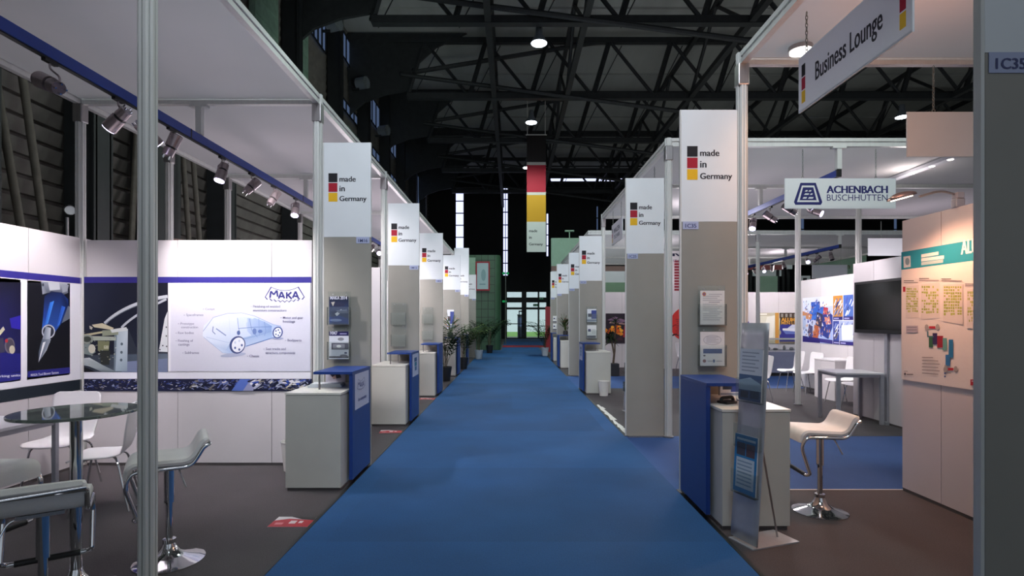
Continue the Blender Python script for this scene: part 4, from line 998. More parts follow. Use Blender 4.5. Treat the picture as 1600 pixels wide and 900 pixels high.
# ------------------------------------------------------------------ hall plan poster beside the lounge stool
XP = 3.536
def br(u, v):
    d = XP * F / (1390 + u / 3.46 - 800); return (4.94 - d, H - (360 + v / 3.46 - 500) * d / F)
a = Art(br); a.base(0, 2.2, 1.012, 2.165, 'e9e2df', .012); a.L = .6
def band(v0a, v0b, v1a, v1b, col): a.poly([(62, v0a), (470, v0b), (470, v1b), (62, v1a)], col)
ZB0, ZB1 = H + (500 - 421.5) * 4.93 / F, 2.165
a.fn = lambda u, v: (u, v); a.rect(0, ZB0, 2.2, ZB1, '2a93a8'); a.fn = br; a.L = 1
a.poly([(75, 142), (113, 137), (115, 197), (77, 203)], 'd5dce0'); a.ell(97, 168, 12, 20, '7f9aa8')
for k, (u1) in enumerate((265, 295, 290)):
    v = 128 + k * 21; a.poly([(172, v + 2), (u1, v - 14), (u1, v + 4), (172, v + 19)], 'dfe4e4' if k < 2 else 'a9c4c8')
d0 = XP * F / (1390 + 388 / 3.46 - 800)
a.fn = lambda u, v: (u, v); a.text(4.94 - d0, 1.55 + (500 - 396.5) * d0 / F - .005, 'ALUMINIUM', 'e8ecec', 2.0, cap=.115, w=.44, down=False); a.fn = br
for (u0, u1, v0a, v0b, v1a, v1b, dn) in ((92, 155, 312, 302, 445, 440, .8), (175, 268, 300, 288, 452, 442, .62), (295, 394, 302, 296, 462, 480, .8), (424, 480, 330, 318, 500, 505, .7)):
    a.poly([(u0 - 4, v0a - 8), (u1 + 4, v0b - 8), (u1 + 4, v1b + 30), (u0 - 4, v1a + 30)], 'ded6d3')
    nx, ny = 8, 10
    for i in range(nx):
        for j in range(ny):
            if random.random() > dn: continue
            uu = u0 + (u1 - u0) * i / nx; vv = v0a + (v1a - v0a) * j / ny; du = (u1 - u0) / nx * random.uniform(.6, .95); dv = (v1a - v0a) / ny * random.uniform(.55, .85)
            a.rect(uu, vv, uu + du, vv + dv, random.choice(['a9b456', 'b4bc62', '9daa4c']))
    a.rect(u0 - 14, v0a - 42, u0 + 40, v0a - 38, '6f6a6c'); a.rect(u0 - 14, v0a - 32, u1, v0a - 28, '98908f')
for (u0, v0, u1, v1, c) in ((75, 304, 88, 332, 'b02a38'), (92, 515, 155, 552, 'b9b1bd'), (96, 522, 150, 526, '8a8490'), (96, 536, 150, 540, '8a8490'), (215, 570, 237, 632, '3c6a4a'), (235, 555, 260, 615, '3a2c5c'), (260, 570, 292, 634, 'a02638'), (290, 582, 312, 648, '6aa49c'), (322, 590, 346, 688, '2a78aa'), (305, 672, 330, 732, '3a7ab4'), (206, 545, 212, 575, '4a7a86'), (206, 570, 240, 577, '4a7a86'), (216, 518, 250, 531, 'b82f3c'), (318, 743, 348, 757, 'b82f3c'), (300, 728, 312, 740, 'a9a2a0'), (440, 806, 462, 838, 'a8283a'), (446, 812, 456, 818, 'e6c9c8'), (298, 768, 306, 776, '3a5a9a'), (298, 786, 306, 794, '3a5a9a'), (312, 770, 335, 773, '8a8488')):
    a.rect(u0, v0, u1, v1, c)
for q in ((203, 524), (262, 522), (304, 752), (360, 750)): a.ell(*q, 11, 17, 'aaa5a4', 8)
for k in range(6): a.poly([(178, 684 + k * 17), (238 if k == 0 else 274 - 8 * (k % 2), 686 + k * 18), (238 if k == 0 else 274 - 8 * (k % 2), 690 + k * 18), (178, 688 + k * 17)], '8f8587')
a.ell(86, 776, 5, 7, '5a5458'); a.rect(95, 776, 130, 781, '6a6468'); a.rect(80, 760, 100, 763, '8f8587')
tag(a.build('hall_plan_poster', MT['matte'], loc=(-(-XP), 4.94, 0), rz=-PI / 2), 'large hall plan poster with teal header on the warm-lit partition', 'poster')

# ------------------------------------------------------------------ factory collage on the partition behind the white desk
XC = 6.685
def cw(u, v):
    d = XC * F / (1160 + u / 4.5 - 800); return (12.62 - d, H - (440 + v / 4.5 - 500) * d / F)
a = Art(cw); da = XC * F / (1160 + 422 / 4.5 - 800); a.base(12.62 - da, 2.35, 1.045, 2.055, 'dfe2f2', .005); a.L = .6
a.fn = lambda u, v: (u, v)
xa, xm, xe = 12.62 - da, 1.27, 2.35
a.rect(xa, 1.05, xm, 2.05, ['c9d3ee', '9fb4e6', 'c9d0ea', 'f0f0fa'])
a.rect(xa + .3, 1.55, xm - .3, 1.95, ['3f7ad8', '4a86e0', '2a50b0', '3a66c4'])
P = lambda pts, c: a.poly([(xa + x * (xm - xa), 1.05 + z) for x, z in pts], c)
P([(0, .55), (.3, .5), (.35, .62), (0, .7)], 'cf8a58'); P([(.0, .3), (.12, .3), (.12, .6), (0, .6)], 'b4c2e0'); P([(.6, .2), (.85, .1), (1, .35), (1, .6), (.8, .72), (.62, .5)], '2a3a8c')
P([(.45, .4), (.65, .3), (.7, .62), (.5, .68)], '3a3454'); P([(.7, .62), (.86, .62), (.86, .76), (.72, .78)], 'c03444'); P([(.74, .56), (.9, .56), (.96, .42), (.8, .4)], 'd58a72'); P([(.35, .1), (.55, .05), (.6, .35), (.42, .4)], 'b8623c'); P([(.2, .1), (.35, .1), (.36, .36), (.22, .4)], '4a4a74')
P([(0, 0), (.6, 0), (.6, .1), (0, .14)], '28206e'); P([(.6, .02), (1, .0), (1, .08), (.6, .1)], '3a3280'); P([(.6, .78), (1, .8), (1, .98), (.6, .98)], 'e8e2e8'); P([(.05, .74), (.3, .7), (.3, .95), (.02, .92)], 'dfe6f6')
for k in range(170):
    x, z = random.uniform(.02, .9), random.uniform(.1, .9); P([(x, z), (x + random.uniform(.02, .06), z + random.uniform(-.02, .04)), (x + random.uniform(.01, .05), z + random.uniform(.03, .09))], random.choice(['2a3a9c', 'f0f2fa', '5a78c8', 'c98a66', '1c2050', '8aa4e0', '3a4470', 'e0b090']))
cells = ((xm + .02, 1.55, 1.62, 2.05, 'c88a3a'), (1.64, 1.55, 2.35, 2.05, '4a6ab4'), (xm + .02, 1.05, 1.5, 1.53, '3a4a98'), (1.52, 1.05, 2.35, 1.53, 'aab6d8'))
for (p, q, r_, s_, c) in cells:
    a.rect(p, q, r_, s_, c)
    for k in range(26):
        u, v = random.uniform(p, r_ - .1), random.uniform(q + .08, s_ - .1); a.poly([(u, v), (min(r_, u + .07), min(s_, v + .11)), (min(r_, u + .09), min(s_, v + .09)), (u + .03, v)], random.choice(['e0e6f4', '2a3470', '8a9ad0', '4a5aa8', 'f2f4fa', '6a5a50']))
    a.rect(p, q, r_, q + .07, '241c6a'); a.rect(p + .03, q + .02, p + .2, q + .045, 'b0aede')
a.poly([(1.6, 1.14), (1.95, 1.16), (1.95, 1.46), (1.58, 1.44)], 'f3f5fb')
tag(a.build('factory_collage', MT['matte'], loc=(XC + .005, 12.62, 0), rz=-PI / 2), 'bright collage of factory photographs on the white partition', 'poster')

# far posters
def fposter(x, z0, z1, w_, label, draw, d=17.41):
    a = Art(); a.base(0, w_, 0, z1 - z0, 'e6e2dc', .006); a.L = .8; draw(a, w_, z1 - z0); tag(a.build('far_poster', MT['matte'], loc=(x, d, z0)), label, 'poster')
def f_map(a, w_, h):
    a.rect(0, 0, w_, h, 'c9c0a6'); a.rect(.04, .1, w_ - .1, h - .1, 'e4e0cc'); a.poly([(.15, .15), (.5, .2), (.55, .9), (.3, .85)], 'f2efe2'); a.poly([(.55, .3), (.7, .35), (.72, .8), (.6, .85)], 'd2d0b4'); a.ell(.66, .35, .09, .1, 'a9a48a'); a.rect(w_ - .12, 0, w_, h, 'd59a48'); a.rect(.03, h - .07, .3, h - .02, 'f6f2e6')
def f_ship(a, w_, h):
    a.rect(0, 0, w_, h, '3a3a8c'); a.rect(0, h * .62, w_, h, '4a3a30'); a.text(.06, h * .72, 'ALUMINIUM', 'e0a040', 1.6, w=w_ * .8, down=False); a.text(.06, h * .62, 'MEN LOVE', 'd0984a', 1, w=w_ * .6, down=False)
    for k in range(7): a.rect(.05 + k * w_ / 8, h * .86, .05 + k * w_ / 8 + .07, h * .97, '9a9490')
    a.poly([(.1, .42), (.3, .36), (.95, .36), (1.0, .5), (.1, .48)], 'e8eaf4'); a.poly([(.25, .48), (.85, .5), (.8, .62), (.4, .6)], 'd5d9ea'); a.rect(0, 0, w_, .06, '8a7a66'); a.poly([(.1, .42), (.95, .34), (1, .3), (.2, .3)], '6a7ac0')
def f_fire(a, w_, h):
    a.rect(0, 0, w_, h, '2a1e2c')
    for k in range(26):
        u, v = random.uniform(0, .5), random.uniform(.3, .55); a.ell(u, v, random.uniform(.03, .07), random.uniform(.03, .06), random.choice(['f08a1e', 'ffb43a', 'e05a18', 'f6a02c']), 9)
    a.poly([(.05, .75), (.5, .66), (.7, .72), (.3, .86)], '8a6a86'); a.poly([(.1, .65), (.6, .6), (.62, .64), (.15, .7)], 'b08a84'); a.poly([(.55, .2), (.75, .2), (.8, .55), (.6, .6)], 'b02a30'); a.poly([(.3, .1), (.55, .1), (.5, .25)], '4a2a34')
    a.ell(w_ * .75, .45, .1, .2, 'c8402a'); a.rect(w_ * .6, .65, w_ * .95, .85, '5a4a66')
fposter(7.86, .8, 1.78, .68, 'pale map-like poster above the display case, beside the ship poster', f_map)
fposter(8.56, .8, 1.78, 1.1, 'dark blue ship poster with orange lettering above the display case', f_ship)
fposter(3.0, .80, 1.76, 1.1, 'black and orange fire poster behind the potted yucca', f_fire)
fposter(7.42, 1.0, 1.5, .16, 'small violet sign on the far wall beside the post', lambda a, w_, h: (a.rect(0, 0, w_, h, '3a2f8a'), a.rect(.05, .12, .11, .3, 'e6e6f6')))

# ------------------------------------------------------------------ hanging signs
def chain(m, x, z0, z1):
    z = z0; k = 0
    while z < z1:
        ax = (1, 0) if k % 2 else (0, 1)
        m.tube([(x + .008 * math.cos(t) * ax[0], .008 * math.cos(t) * ax[1], z + .014 + .018 * math.sin(t)) for t in [2 * PI * i / 8 for i in range(8)]], .003, 4, True); z += .028; k += 1
def hang_sign(x, d, z, w_, h, rz, label, draw=None, top=ZT - .15, cx=(.12, -.12), t=.012):
    e = thing('hanging_sign', label, 'sign', (x, d, z), rz)
    M().box(0, w_, 0, t, 0, h).build('sign_board', MT['upper'], e)
    for c in cx:
        m = M(); chain(m, c if c >= 0 else w_ + c, h + .02, top - z); m.v = [(p, q + t / 2, r) for p, q, r in m.v]; m.build('hanging_chain', MT['wire'], e)
        r = M(); c2 = c if c >= 0 else w_ + c; r.tube([(c2 + .014 * math.cos(q), t / 2, h + .012 + .014 * math.sin(q)) for q in [2 * PI * i / 12 for i in range(12)]], .003, 5, True); r.build('ring', MT['wire'], e)
    if draw:
        a = Art(); draw(a, w_, h); a.build('sign_face', MT['matte'], e, loc=(0, -.0015, 0))
    return e
def s_lounge(a, w_, h):
    a.rect(.01, .01, w_ - .01, h - .01, 'd6d3da')
    for k, c in enumerate(('d5a71e', '9a1a34', '1e1c22')):
        a.rect(.045, .055 + k * .098, .095, .145 + k * .098, c); a.rect(w_ - .095, .055 + k * .098, w_ - .045, .145 + k * .098, c)
    a.text(.23, .15, 'Business Lounge', '26222c', 1.2, w=.70, cap=.135, down=False)
hang_sign(2.16, 4.1, 3.105, 1.165, .41, -PI / 2, 'white Business Lounge sign hanging lengthwise on chains', s_lounge, cx=(.1, -.1))
def s_ach(a, w_, h):
    a.rect(.01, .01, w_ - .01, h - .01, 'dde1e2')
    N = '272a66'; F_ = 'dfe2e2'
    T = lambda x, y: (.115 + x * .385 / 160, .045 + (125 - y) * .30 / 125)
    def trap(i, c):
        pts = [(38 + i * .55, 2 + i), (122 - i * .55, 2 + i), (158 - i * 1.15, 108), (150 - i, 123 - i), (10 + i, 123 - i), (2 + i * 1.15, 108)]
        a.poly([T(*p) for p in pts], c)
    trap(0, N); trap(15, F_); trap(25, N)
    for (x0, y0, x1, y1) in ((64, 42, 77, 50), (84, 42, 97, 50), (60, 60, 84, 68), (92, 60, 104, 68), (52, 80, 72, 89), (82, 80, 108, 89)):
        a.poly([T(x0 + 4, y0), T(x1 + 2, y0), T(x1 - 2, y1), T(x0 - 3, y1)], F_)
    a.text(.555, .205, 'ACHENBACH', N, 1.7, w=.80, cap=.10, down=False)
    a.text(.555, .105, 'BUSCHH\u00dcTTEN', N, .3, w=.80, cap=.085, down=False)
hang_sign(3.6, 7.18, 3.02, 1.465, .40, 0, 'white sign with a navy emblem and two lines of lettering, hung over the cross aisle', s_ach, cx=(.24, -.26))
hang_sign(3.53, 4.86, 3.01, 1.45, .40, 0, 'blank white sign on a chain beside the panel cut off at the picture edge', None, cx=(.24, -.24))
hang_sign(8.15, 12.45, 3.02, 1.3, .40, 0, 'blank pinkish sign beyond the post, over the television wall', None, cx=(.3, -.3))
hang_sign(9.35, 16.95, 2.85, 1.1, .42, 0, 'small blank sign hanging far back above the factory collage', None, top=3.78, cx=(.2, -.2))
def s_far(a, w_, h):
    a.rect(.01, .01, w_ - .01, h - .01, 'c9c6cf')
    for k, c in enumerate(('c9a02a', '9a1a34', '1e1c22')): a.rect(.05, .05 + k * .1, .12, .14 + k * .1, c)
    a.text(.25, .22, 'WALZEN', '3a3c52', 1.6, w=.6, cap=.1, down=False); a.text(.25, .1, 'TECHNIK', '4a4c62', .8, w=.6, cap=.08, down=False)
hang_sign(2.09, 11.4, 3.1, 1.1, .42, -PI / 2, 'small lengthwise sign hanging beside the second frame far down the aisle', s_far, cx=(.12, -.12))
for d0, lab in ((6.8, 'lengthwise sign hanging behind the panel tagged 1M16'), (10.35, 'lengthwise sign hanging behind the second panel of the cladding row'), (14.0, 'lengthwise sign hanging behind the third panel of the cladding row')):
    hang_sign(-2.06, d0, 3.1, 1.15, .4, PI / 2, lab, s_lounge_back if False else None, cx=(.1, -.1))
hang_sign(2.09, 9.05, 3.1, 1.15, .4, -PI / 2, 'lengthwise sign hanging behind the panel tagged 1C25', None, cx=(.1, -.1))
# long banner over the aisle
e = thing('hanging_banner', 'long black, red, gold and white made in Germany banner above the aisle', 'banner', (.76, 28, 5.05))
M().box(0, .98, -.02, .02, 0, 6.0).build('banner_cloth', MT['upper'], e)
a = Art(lambda u, v: (u, 6.0 - v))
a.rect(0, 0, .98, 1.38, '221c1c')
for k in range(4): a.rect(.12 + k * .2, 0, .14 + k * .2, 1.38, '2a2222')
a.rect(0, 1.38, .98, 1.53, 'c9c5c0'); a.rect(0, 1.53, .98, 2.93, 'b01c34'); a.rect(0, 2.93, .98, 3.07, 'c9c5bc'); a.rect(0, 3.07, .98, 4.45, 'c8961e'); a.rect(0, 4.45, .98, 6.0, 'cfd3cf')
for k, (s, wd) in enumerate((('made', .42), ('in', .13), ('Germany', .70))): a.text(.12, 4.98 + k * .34, s, '26282c', 1.3, w=wd)
a.build('banner_print', MT['matte'], e, loc=(0, -.022, 0))
M().box(-.05, 1.03, -.03, .03, 6.0, 6.05).build('top_bar', MT['white'], e)
for x in (.03, .95): M().cyl((x, 0, 6.05), (x * 1.0, 0, 8.3), .02, n=6).build('suspension_wire', MT['white'], e)

# ------------------------------------------------------------------ light tracks and spotlights
def track(x, d0, d1, z, label):
    e = thing('light_track_rail', label, 'light track', (x, d0, z))
    M().box(-.03, .03, 0, d1 - d0, .01, .095).build('track_body', MT['blued'], e)
    M().box(-.018, .018, 0, d1 - d0, 0, .01).build('track_slot', MT['black'], e)
    for k in range(1, int((d1 - d0) / 3) + 1): M().box(-.032, .032, k * 3 - .01, k * 3 + .01, .008, .097).build('joint', MT['black'], e)
    M().box(-.031, .031, -.02, 0, 0, .1).build('end_cap', MT['black'], e)
track(-3.33, 2.6, 18.9, 3.42, 'long blue light track under the ceiling cloths beside the cladding wall')
track(4.32, 7.2, 12.3, 3.44, 'blue light track above the booth with the television')
track(8.8, 14.6, 22.4, 3.48, 'blue light track far back above the factory collage')
def spotlight(x, d, ztrack, dr, lit, label, power=0, target=None, col=(1, .93, .96), angle=75, group=None):
    dr = V(dr).normalized()
    e = thing('spotlight', label, 'spotlight', (x, d, ztrack), 0, group or 'spotlights on the blue tracks')
    M().box(-.016, .016, -.055, .055, -.022, 0).build('track_adapter', MT['black'], e)
    c = V((0, 0, -.17)); side = dr.cross(V((0, 0, 1)))
    side = side.normalized() if side.length > .05 else V((1, 0, 0))
    M().tube(rounded([(0, 0, -.02), (0, 0, -.06), tuple(side * .065 + V((0, 0, -.09))), tuple(c + side * .065)], .02), .007, 6).build('bracket', MT['can'], e, smooth=True)
    b = M(); b.cyl(c - dr * .01, c + dr * .115, .056, .060, n=22); b.build('lamp_can', MT['can'], e, smooth=True)
    M().cyl(c - dr * .03, c - dr * .01, .044, n=20).build('neck_ring', MT['black'], e, smooth=True)
    M().cyl(c - dr * .105, c - dr * .03, .047, .052, n=20).build('rear_can', MT['can'], e, smooth=True)
    u = dr.orthogonal().normalized(); v2 = dr.cross(u)
    for k in range(4):
        a = k * PI / 2 + .6; p = c - dr * .105 + (u * math.cos(a) + v2 * math.sin(a)) * .034
        M().cyl(p, p - dr * .028, .007, n=6).build('cooling_pin', MT['chrome'], e, smooth=True)
    M().cyl(c + dr * .1155, c + dr * .121, .054, n=22).build('lens', MT['lens' if lit else 'lensoff'], e, smooth=True)
    if power:
        p = V((x, d, ztrack)) + c + dr * .135
        spot(p, V(target) if target else p + dr, power, col, angle, .7, .04)
G1 = 'spotlights of the booths beside the cladding wall'
zt = 3.42
spotlight(-3.33, 3.92, zt, (-.75, .25, .35), False, 'unlit spotlight nearest the camera, pointing up at the ceiling cloth', group=G1)
spotlight(-3.33, 4.6, zt, (-.72, .1, -.62), True, 'lit spotlight next to the nearest unlit one', 210, (-4.55, 4.95, 1.5), group=G1)
spotlight(-3.33, 4.97, zt, (.45, .75, -.75), True, 'spotlight hidden behind the tall foreground post', 320, (-2.85, 5.78, 1.5), angle=90, group=G1)
spotlight(-3.33, 5.32, zt, (.3, .15, .85), False, 'unlit spotlight just beyond the tall foreground post', group=G1)
spotlight(-3.33, 6.25, zt, (-.12, -.3, -.9), True, 'lit spotlight in the middle of the row, pointing down', 60, group=G1)
spotlight(-3.33, 6.95, zt, (.45, .5, .75), False, 'unlit spotlight after the middle lit one, tipped upward', 90, (-2.9, 8.8, 1.7), angle=110, group=G1)  # lens stays dark; an added beam brightens the partition beyond
spotlight(-3.33, 7.6, zt, (.3, .45, .85), False, 'unlit spotlight before the last lit one over the printed wall', 140, (-2.6, 8.8, 1.9), angle=110, group=G1)  # dark lens here too, with an added beam on the same partition
spotlight(-3.33, 8.37, zt, (.05, -.45, -.85), True, 'lit spotlight at the end of the visible row, over the printed wall', 60, group=G1)
spotlight(-3.33, 13.6, zt, (.28, -.85, -.4), True, 'glaring lit spotlight seen between the first and second panel', 80, (-2.3, 9.0, 1.2), group=G1)
spotlight(-3.33, 12.9, zt, (-.2, -.6, -.6), False, 'dim spotlight beside the glaring one between two panels', group=G1)
for k, (d, tg) in enumerate(((10.0, (-3.1, 11.8, 1.6)), (10.9, (-2.9, 11.8, 2.0)), (13.9, (-2.5, 15.8, 1.8)), (16.9, (-2.5, 18.9, 1.8)))):  # lamps added out of sight behind the panels to brighten the partitions
    spotlight(-3.33, d, zt, V(tg) - V((-3.33, d, zt)), True, '%s added spotlight lighting the booths behind the panels' % ordl[k], 170, tg, angle=100, group=G1)
G2 = 'spotlights of the booth with the television'
zt = 3.44
spotlight(4.32, 9.74, zt, (-.35, -.45, -.8), True, 'lit spotlight beside the frame post under the second blue track', 60, group=G2)
spotlight(4.32, 9.1, zt, (-.75, .1, .55), False, 'unlit spotlight in the middle under the second blue track', group=G2)
spotlight(4.32, 8.46, zt, (-.8, -.1, .5), False, 'unlit spotlight nearest the navy emblem sign', group=G2)
spotlight(4.32, 10.6, zt, (.8, .2, -.4), True, 'added spotlight aimed at the factory collage', 420, (6.7, 11.2, 1.4), angle=100, group=G2)  # hidden lamp added to brighten the collage wall
spotlight(4.32, 8.0, zt, (.8, .2, -.5), True, 'added spotlight aimed at the wall beside the television', 110, (5.5, 8.9, 1.6), group=G2)  # hidden lamp added behind the sign to brighten the television wall
spotlight(5.27, 9.46, ZT - .35, (.5, -.55, -.35), True, 'lit lamp on the cross beam under the navy emblem sign', 40, group='lamps on the beam')
G3 = 'spotlights on the far track'
for k, (d, lit, dr) in enumerate(((15.0, False, (0, -.4, -.9)), (15.7, False, (.4, -.5, .5)), (16.2, True, (-.3, -.8, -.4)), (17.6, False, (0, -.5, -.8)), (18.4, False, (-.2, -.5, .7)), (19.0, True, (-.2, -.6, -.5)), (19.7, False, (-.5, -.5, .5)), (20.4, True, (-.4, -.8, -.3)))):
    spotlight(8.8, d, 3.48, dr, lit, '%s spotlight along the far blue track, %s' % (('first', 'second', 'third', 'fourth', 'fifth', 'sixth', 'seventh', 'eighth')[k], 'lit' if lit else 'unlit'), 380 if lit else 0, (8.2, 17.4, 1.4) if lit else None, angle=110, group=G3)
# three small ceiling lights in a strip over the television booth
e = thing('ceiling_light_strip', 'grey strip with three warm lights under the ceiling over the television', 'ceiling light', (6.15, 7.35, 3.80))
M().box(-.06, .06, 0, 2.1, 0, .05).build('strip_body', MT['greyleg'], e)
for y in (.28, .62, 1.02, 1.5): M().lathe([(.035, -.006), (.04, 0)], 14, (0, y, 0)).build('strip_lens', MT['bulb'], e)
point((6.0, 8.3, 3.6), 14, (1, .93, .85), .1)
e = thing('ceiling_downlight', 'round lit downlight set in the lounge ceiling near the frame', 'ceiling light', (2.45, 4.62, 3.82))
M().lathe([(.06, -.006), (.085, .0), (.085, .02)], 22).build('downlight_lens', MT['bulb'], e, smooth=True); M().lathe([(.095, .012), (.095, .05)], 22).build('downlight_ring', MT['steel'], e, smooth=True)
spot((2.45, 4.62, 3.78), (2.6, 4.4, 0), 34, (1, .6, .38), 120, .8, .08)
# arm lamp over the hall plan poster
def arm_lamp(x, d, z, ex, ed, ez, label, lens, power, target, col):
    e = thing('arm_spotlight', label, 'lamp', (x, d, z))
    M().box(-.035, .035, -.03, .03, -.07, .0).box(-.03, .03, -.03, .03, 0, .05).build('clamp', MT['greyleg'], e, bevel=.006)
    p = V((ex, ed, ez)); M().tube(rounded([(0, 0, .03), tuple(p * .35 + V((0, 0, .06))), tuple(p * .8)], .06), .01, 8).build('lamp_arm', MT['steel'], e, smooth=True)
    q = p.normalized(); hd = V((q.x, q.y, -.25)).normalized(); s = hd.cross(V((0, 0, 1))).normalized(); up = s.cross(hd)
    c = p; rows = []
    for i in range(9):
        t = i / 8; r = .062 * math.sin(PI * (.12 + .8 * t)) ** .6
        rows.append([tuple(c + hd * (.2 * t - .04) + s * (r * math.cos(k * PI / 6)) + up * (r * .75 * math.sin(k * PI / 6))) for k in range(7)])
    M().sheet(rows).build('lamp_shade', MT['can'], e, smooth=True, solid=.004)
    cc = c + hd * .06 - up * .004
    M().add([tuple(cc + hd * (.085 * math.cos(t)) + s * (.045 * math.sin(t))) for t in [2 * PI * k / 18 for k in range(18)]], [tuple(range(18))]).build('lens', MT[lens], e, solid=.004)
    if power:
        o = V((x, d, z)) + cc - up * .05
        spot(o, target, power, col, 150, .8, .06)
arm_lamp(3.575, 4.36, 2.52, -.37, .03, .03, 'arm lamp clamped on top of the warm-lit partition', 'lenswarm', 66, (3.0, 4.1, 0), (1, .50, .30))

# television and cable cover
e = thing('television', 'black flat television mounted on the pale partition', 'television', (5.535, 8.72, 1.35), -PI / 2)
M().box(0, 1.32, -.05, 0, 0, .80).build('housing', MT['black'], e, bevel=.006)
M().box(.045, 1.275, -.053, -.049, .055, .76).build('screen', MT['tvscreen'], e)
M().box(.5, .8, 0, .012, .3, .5).build('wall_mount', MT['steel'], e)
tag(M().box(-.03, .03, -.03, .0, .0, 1.34).box(-.04, .04, -.05, 0, 0, .05).build('cable_cover', MT['greyleg'], loc=(5.545, 8.03, 0), rz=-PI / 2), 'grey vertical cable cover running down from the television', 'cable cover')
# glass display case
e = thing('display_case', 'low display case with a glazed top and blue-grey base', 'display case', (6.95, 15.15, 0))
M().box(.1, 1.3, 0, .5, .08, .66).build('case_base', mk('blue_grey_case_panel', '8a90a8', .5, 0, 4, .05), e); M().box(.14, 1.26, .03, .47, 0, .08).build('plinth', MT['black'], e); M().box(.08, 1.32, -.02, .52, .66, .70).build('case_shelf', MT['greytop'], e)
for x in (.1, 1.28):
    for y in (0, .48): M().box(x, x + .02, y, y + .02, .70, 1.0).build('case_post', MT['alu'], e)
M().box(.08, 1.32, -.02, .52, 1.0, 1.03).build('case_lid', MT['alu'], e)
M().box(.12, 1.28, .004, .012, .70, 1.0).build('case_glass', MT['pane'], e)
M().box(-.24, .06, .04, .5, 0, 1.04).build('side_cabinet', MT['panel'], e)
for k, (x, r, h) in enumerate(((.3, .05, .1), (.5, .07, .06), (.75, .04, .13), (.95, .06, .08), (1.12, .05, .16))):
    tag(M().lathe([(r * .6, 0), (r, .02), (r, h * .5), (r * .5, h)], 14).build('metal_sample', MT['steel'], loc=(6.95 + x, 15.38, .701), smooth=True), '%s machined metal sample from the post inside the glazed case' % ordl[k], 'metal part', 'metal samples in the display case')

# ------------------------------------------------------------------ plants and flowers
def leaf_strip(m, p0, d, L, w_, droop, n=5):
    p = V(p0); d = V(d).normalized(); s = d.cross(V((0, 0, 1)));
    s = s.normalized() if s.length > .05 else V((1, 0, 0)); rows = []
    for i in range(n + 1):
        t = i / n; ww = w_ * math.sin(PI * min(.96, .12 + .84 * t)) ** .8 if i < n else .001
        rows.append([tuple(p - s * ww / 2), tuple(p + s * ww / 2)])
        d = (d + V((0, 0, -droop / n))).normalized(); p = p + d * L / n
    m.sheet(rows)
def palm(x, y, h, label, seed, pot='pot', r=.17, fr=13, spread=.6, mat='leaf'):
    rd = random.Random(seed); e = thing('potted_palm', label, 'plant', (x, y, .003), 0, 'potted plants along the aisle')
    M().lathe([(r * .72, 0), (r, .34), (r, .36), (r * .86, .36), (r * .84, .30)], 20).build('planter', MT[pot], e, smooth=True)
    st = M()
    for k in range(4): a = k * 1.6; st.tube([(.03 * math.cos(a), .03 * math.sin(a), .28), (.06 * math.cos(a), .06 * math.sin(a), .28 + (h - .3) * rd.uniform(.3, .55))], .012, 6)
    st.build('stem', MT['bark'], e)
    m = M()
    for k in range(fr):
        az = rd.uniform(0, 2 * PI); z0 = .32 + (h - .6) * rd.uniform(.0, .45); L = (h - z0) * rd.uniform(.75, 1.05); d = V((math.cos(az) * spread * .5, math.sin(az) * spread * .5, 1)).normalized(); p = V((math.cos(az) * .03, math.sin(az) * .03, z0)); pts = []
        for i in range(12): pts.append(p.copy()); d = (d + V((math.cos(az) * .05, math.sin(az) * .05, -.13 * spread * (i / 6)))).normalized(); p = p + d * L / 12
        m.tube([tuple(q) for q in pts], .005, 4)
        for i in range(3, 12):
            t = (pts[i] - pts[i - 1]).normalized(); s = t.cross(V((0, 0, 1))); s = s.normalized() if s.length > .05 else V((math.sin(az), -math.cos(az), 0))
            for sg in (-1, 1): leaf_strip(m, pts[i], s * sg * .9 + t * .7 + V((0, 0, -.1)), .22 * math.sin(PI * (i - 1) / 12) + .12, .045, .5, 3)
    m.build('foliage', MT[mat], e)
palm(-1.70, 13.85, 1.72, 'bushy palm between the third and fourth counter of the cladding row', 3, fr=28)
palm(-1.55, 17.2, 1.75, 'tall yellowish palm before the fifth panel of the cladding row', 5, mat='leaf2', fr=26)
palm(-1.32, 21.6, 1.9, 'palm in a glazed white planter by the green tiled tower', 8, 'potw', fr=26)
palm(-1.05, 25.5, 2.0, 'dark palm close against the green tiled tower', 9, fr=26)
palm(1.42, 23.5, 1.9, 'dark palm near the entrance on the side of the red board', 11, 'potw', fr=26)
e = thing('potted_yucca', 'yucca in a black square pot before the fire poster', 'plant', (2.82, 15.2, 0), 0, 'potted plants along the aisle')
M().box(-.15, .15, -.15, .15, 0, .34).build('planter', MT['pot'], e, bevel=.01)
M().tube([(0, 0, .3), (.03, 0, .6), (-.03, .02, .95), (-.06, 0, 1.15)], .025, 8).tube([(.02, .03, .3), (.06, .03, .7), (.05, .0, 1.0), (.09, 0, 1.5)], .022, 8).build('stem', MT['bark'], e, smooth=True)
m = M(); rd = random.Random(4)
for c in ((-.06, 0, 1.12), (.09, 0, 1.5), (-.1, 0, .98)):
    for k in range(34):
        a = rd.uniform(0, 2 * PI); leaf_strip(m, (c[0], c[1], c[2] + rd.uniform(-.1, .12)), (math.cos(a), math.sin(a), rd.uniform(-.1, 1.1)), rd.uniform(.28, .42), .035, .9, 4)
m.build('foliage', MT['leaf'], e)
